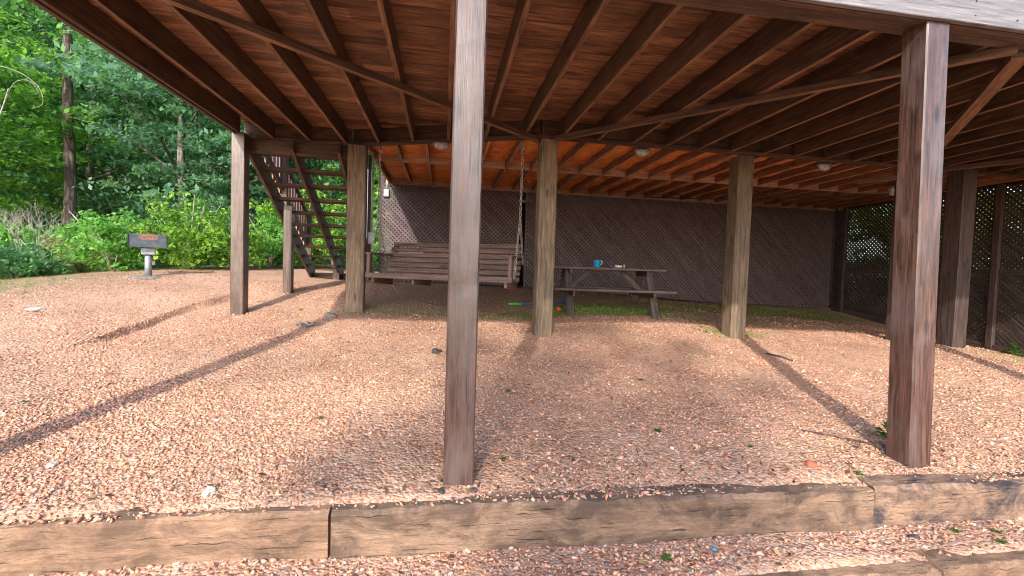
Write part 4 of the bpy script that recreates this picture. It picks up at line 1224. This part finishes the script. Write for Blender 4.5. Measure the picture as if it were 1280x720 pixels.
# trees at the edge of the wood
tree('pine_tree', 'straight dark-barked pine trunk rising left of the deck', -11.6, 15.9, 17, 3.0, .72, 'deep', 60, 60, .16, 'pinebark', .175, .08, 6, 51, shape='round', clump_r=.8)
tree('maple_tree', 'bright green maple with layered sprays at the upper left', -13.3, 13.4, 8.0, 2.4, .30, 'maple', 140, 60, .085, 'greybark', .10, .3, 9, 52, clump_r=.55, flat=.28, up=.62)
tree('maple_tree', 'yellow-green maple crown at the left edge of the view', -15.0, 16.0, 9.5, 3.4, .2, 'maple', 170, 60, .10, 'greybark', .14, .3, 9, 53, clump_r=.65, flat=.28, up=.62)
tree('forest_tree', 'teal green tree with drooping sprays left of the deck edge', -8.8, 17.0, 10.5, 3.3, .16, 'teal', 210, 60, .10, 'greybark', .16, .3, 10, 54, clump_r=.65, flat=.3)
tree('forest_tree', 'dark green tree right behind the left deck post', -6.9, 17.5, 10, 3.0, .14, 'teal', 200, 60, .10, 'greybark', .15, .3, 10, 55, clump_r=.65, flat=.3)
tree('forest_tree', 'dark tree filling the view behind the stairs', -4.2, 18.5, 10, 3.0, .12, 'deep', 190, 60, .11, 'greybark', .15, .3, 10, 56, clump_r=.7, flat=.3)
tree('forest_tree', 'green tree behind the thick post and the swing chain', -2.2, 17.0, 8, 2.4, .10, 'mid', 150, 60, .10, 'greybark', .12, .3, 9, 57, clump_r=.6, flat=.35)
tree('slender_tree', 'slender grey trunk at the left of a pair behind the bright shrub', -9.1, 19.3, 11, 2.2, .5, 'deep', 90, 60, .11, 'greybark', .13, .15, 7, 58, clump_r=.6)
tree('slender_tree', 'slender pale trunk at the right of a pair behind the bright shrub', -8.35, 19.0, 11, 2.2, .5, 'teal', 90, 60, .11, 'greybark', .12, .15, 7, 59, clump_r=.6)
tree('forest_tree', 'deep green tree behind the pine trunk', -14.2, 20.5, 13, 4.2, .12, 'deep', 230, 60, .13, 'greybark', .2, .3, 10, 60, clump_r=.85, flat=.35)
tree('forest_tree', 'tall teal tree standing high behind the pine', -11.5, 22.5, 15, 4.4, .15, 'teal', 230, 60, .14, 'greybark', .2, .3, 10, 61, clump_r=.9, flat=.35)
tree('forest_tree', 'green tree at the far left behind the maples', -19.5, 21.0, 14, 4.6, .12, 'mid', 230, 60, .14, 'greybark', .2, .3, 10, 62, clump_r=.9, flat=.35)
# wood beyond the right lattice
for k_, (x_, y_, lab_) in enumerate(((11.5, 11.2, 'dark evergreen shrub outside the far corner of the right lattice'), (11.7, 8.9, 'dark evergreen shrub outside the middle of the right lattice'),
        (11.6, 6.9, 'dark evergreen shrub outside the lattice beside the dark post'), (11.4, 5.0, 'dark evergreen shrub outside the near end of the right lattice'))):
    shrub('evergreen_shrub', lab_, x_, y_, 1.75, 1.25, 'deep', 110, 44, .055, 140 + k_)
tree('forest_tree', 'sunlit tree seen through the right lattice holes', 17.5, 9.5, 7, 3.0, .05, 'mid', 120, 55, .14, 'greybark', .15, .3, 8, 63, clump_r=.8)
tree('forest_tree', 'tree beyond the lattice corner, seen through its holes', 19.5, 15.5, 7.5, 3.4, .05, 'lime', 120, 55, .15, 'greybark', .15, .3, 8, 64, clump_r=.8)
tree('forest_tree', 'tree beyond the right end of the lattice screen', 15.5, 4.5, 5.5, 2.2, .05, 'mid', 100, 55, .13, 'greybark', .13, .3, 8, 65, clump_r=.7)
# far wood, one mass
g_ = np.random.default_rng(77)
nC = 900
th_ = np.radians(g_.uniform(-66, 0, nC)); rr_ = g_.uniform(27, 40, nC)
cz = g_.uniform(-1.0, 22, nC)
cc = np.c_[np.sin(th_) * rr_, np.cos(th_) * rr_, cz]
v, f, col = leaf_cloud(cc, g_.uniform(.8, 1.9, nC), 62, .24, GREENS['teal'] + GREENS['mid'] + GREENS['maple'][:2], flat=.45, seed=78)
tag(np_mesh('forest', v, f, 4, M['leaf'], col), kind='stuff')
# wooded slope behind everything
a = np.radians(np.linspace(-75, 10, 60)); rr = np.linspace(42, 75, 14)
AA, RR = np.meshgrid(a, rr)
Zh = -1.5 + 30 * sstep(42, 70, RR) + 1.2 * np.sin(AA * 23) + .8 * np.sin(RR * .7 + AA * 9)
i = np.arange(AA.size).reshape(AA.shape)
Fq = np.stack([i[:-1, :-1], i[:-1, 1:], i[1:, 1:], i[1:, :-1]], -1).reshape(-1)
tag(np_mesh('hill', np.c_[(np.sin(AA) * RR).ravel(), (np.cos(AA) * RR).ravel(), Zh.ravel()], Fq, 4, M['hill'], smooth=True), kind='structure')

# shade tree behind the camera: its crown dapples the middle of the yard
sunaz, sunel = math.radians(19), math.radians(32)
SD = Vector((-math.sin(sunaz) * math.cos(sunel), -math.cos(sunaz) * math.cos(sunel), math.sin(sunel)))
def shade(label, cx, cy, dist, R, Hc, clumps, per, ls, seed, off=(2.0, -1.0), cr=.35, name='shade_tree'):
    c = Vector((cx, cy, -1.05)) + SD * dist
    base = Vector((c.x + off[0], c.y + off[1], -1.9))
    t = thing(name, label, 'tree', base)
    h = c.z - base.z
    mb = MB(); d = c - base
    mb.tube([(0, 0, -.3), (d.x * .15, d.y * .15, h * .45), (d.x * .6, d.y * .6, h * .8), (d.x, d.y, h + Hc * .3)], [.13, .11, .07, .02], 8)
    cc = crown_centers(clumps, R, Hc, -Hc / 2, seed, hollow=0)
    for q in cc[::2]:
        mb.tube([(d.x * .8, d.y * .8, h * .9), tuple(Vector(q) + d)], [.03, .008], 5)
    mb.build('trunk', M['greybark'], t)
    v, f, col = leaf_cloud(cc, np.random.default_rng(seed).uniform(.5, 1.4, clumps) * cr, per, ls, GREENS['mid'], flat=.5, seed=seed, upbias=.3)
    o = np_mesh('crown', v, f, 4, M['leaf'], col, parent=t); o.location = d
    return t
shade('tall tree behind the viewer shading the middle of the gravel', 1.8, 4.1, 27, 2.25, 3.2, 50, 52, .10, 91, cr=.38)
shade('smaller tree behind the viewer shading the timbers', (.85), 2.75, 19, 1.55, 2.0, 44, 58, .085, 92, off=(-1.5, -.5))

# ------------------------------------------------------------------ light, sky, camera
sun = bpy.data.lights.new('sun', 'SUN'); sun.energy = 2.05; sun.angle = math.radians(1.2); sun.color = (1, .92, .79)
so = bpy.data.objects.new('sun', sun); COL.objects.link(so)
so.rotation_euler = (-SD).to_track_quat('-Z', 'Y').to_euler()
w = bpy.data.worlds.new('World'); scene.world = w; w.use_nodes = True
nt = w.node_tree; bg = nt.nodes['Background']
sky = nt.nodes.new('ShaderNodeTexSky'); sky.sky_type = 'NISHITA'; sky.sun_disc = False
sky.sun_elevation = sunel
sky.sun_rotation = math.atan2(SD.x, SD.y)
sky.air_density = 1.0; sky.dust_density = 1.5; sky.ozone_density = 1.0
nt.links.new(sky.outputs[0], bg.inputs[0]); bg.inputs[1].default_value = .15

cam = bpy.data.cameras.new('camera'); cam.sensor_width = 36; cam.lens = 552.45 / 1280 * 36; cam.clip_end = 500; cam.clip_start = .05
co = bpy.data.objects.new('camera', cam); COL.objects.link(co)
yaw, pitch, roll = math.radians(8.860), math.radians(2.102), math.radians(1.848)
f_ = Vector((math.sin(yaw) * math.cos(pitch), math.cos(yaw) * math.cos(pitch), -math.sin(pitch)))
rt = Vector((math.cos(yaw), -math.sin(yaw), 0)); up = rt.cross(f_)
rt2 = rt * math.cos(roll) + up * math.sin(roll); up2 = -rt * math.sin(roll) + up * math.cos(roll)
co.matrix_world = Matrix((rt2, up2, -f_)).transposed().to_4x4()
scene.camera = co
vs = scene.view_settings
scene.display_settings.display_device = 'sRGB'
vs.view_transform = 'Standard'; vs.look = 'None'; vs.gamma = 1; vs.use_curve_mapping = False
vs.exposure = 1.6
scene.render.engine = 'CYCLES'
cy = scene.cycles
scene.cycles.filter_width = 1.1; cy.use_denoising = True; cy.max_bounces = 8; cy.diffuse_bounces = 6; cy.glossy_bounces = 3; cy.transmission_bounces = 4; cy.sample_clamp_indirect = 6
cy.caustics_reflective = False; cy.caustics_refractive = False
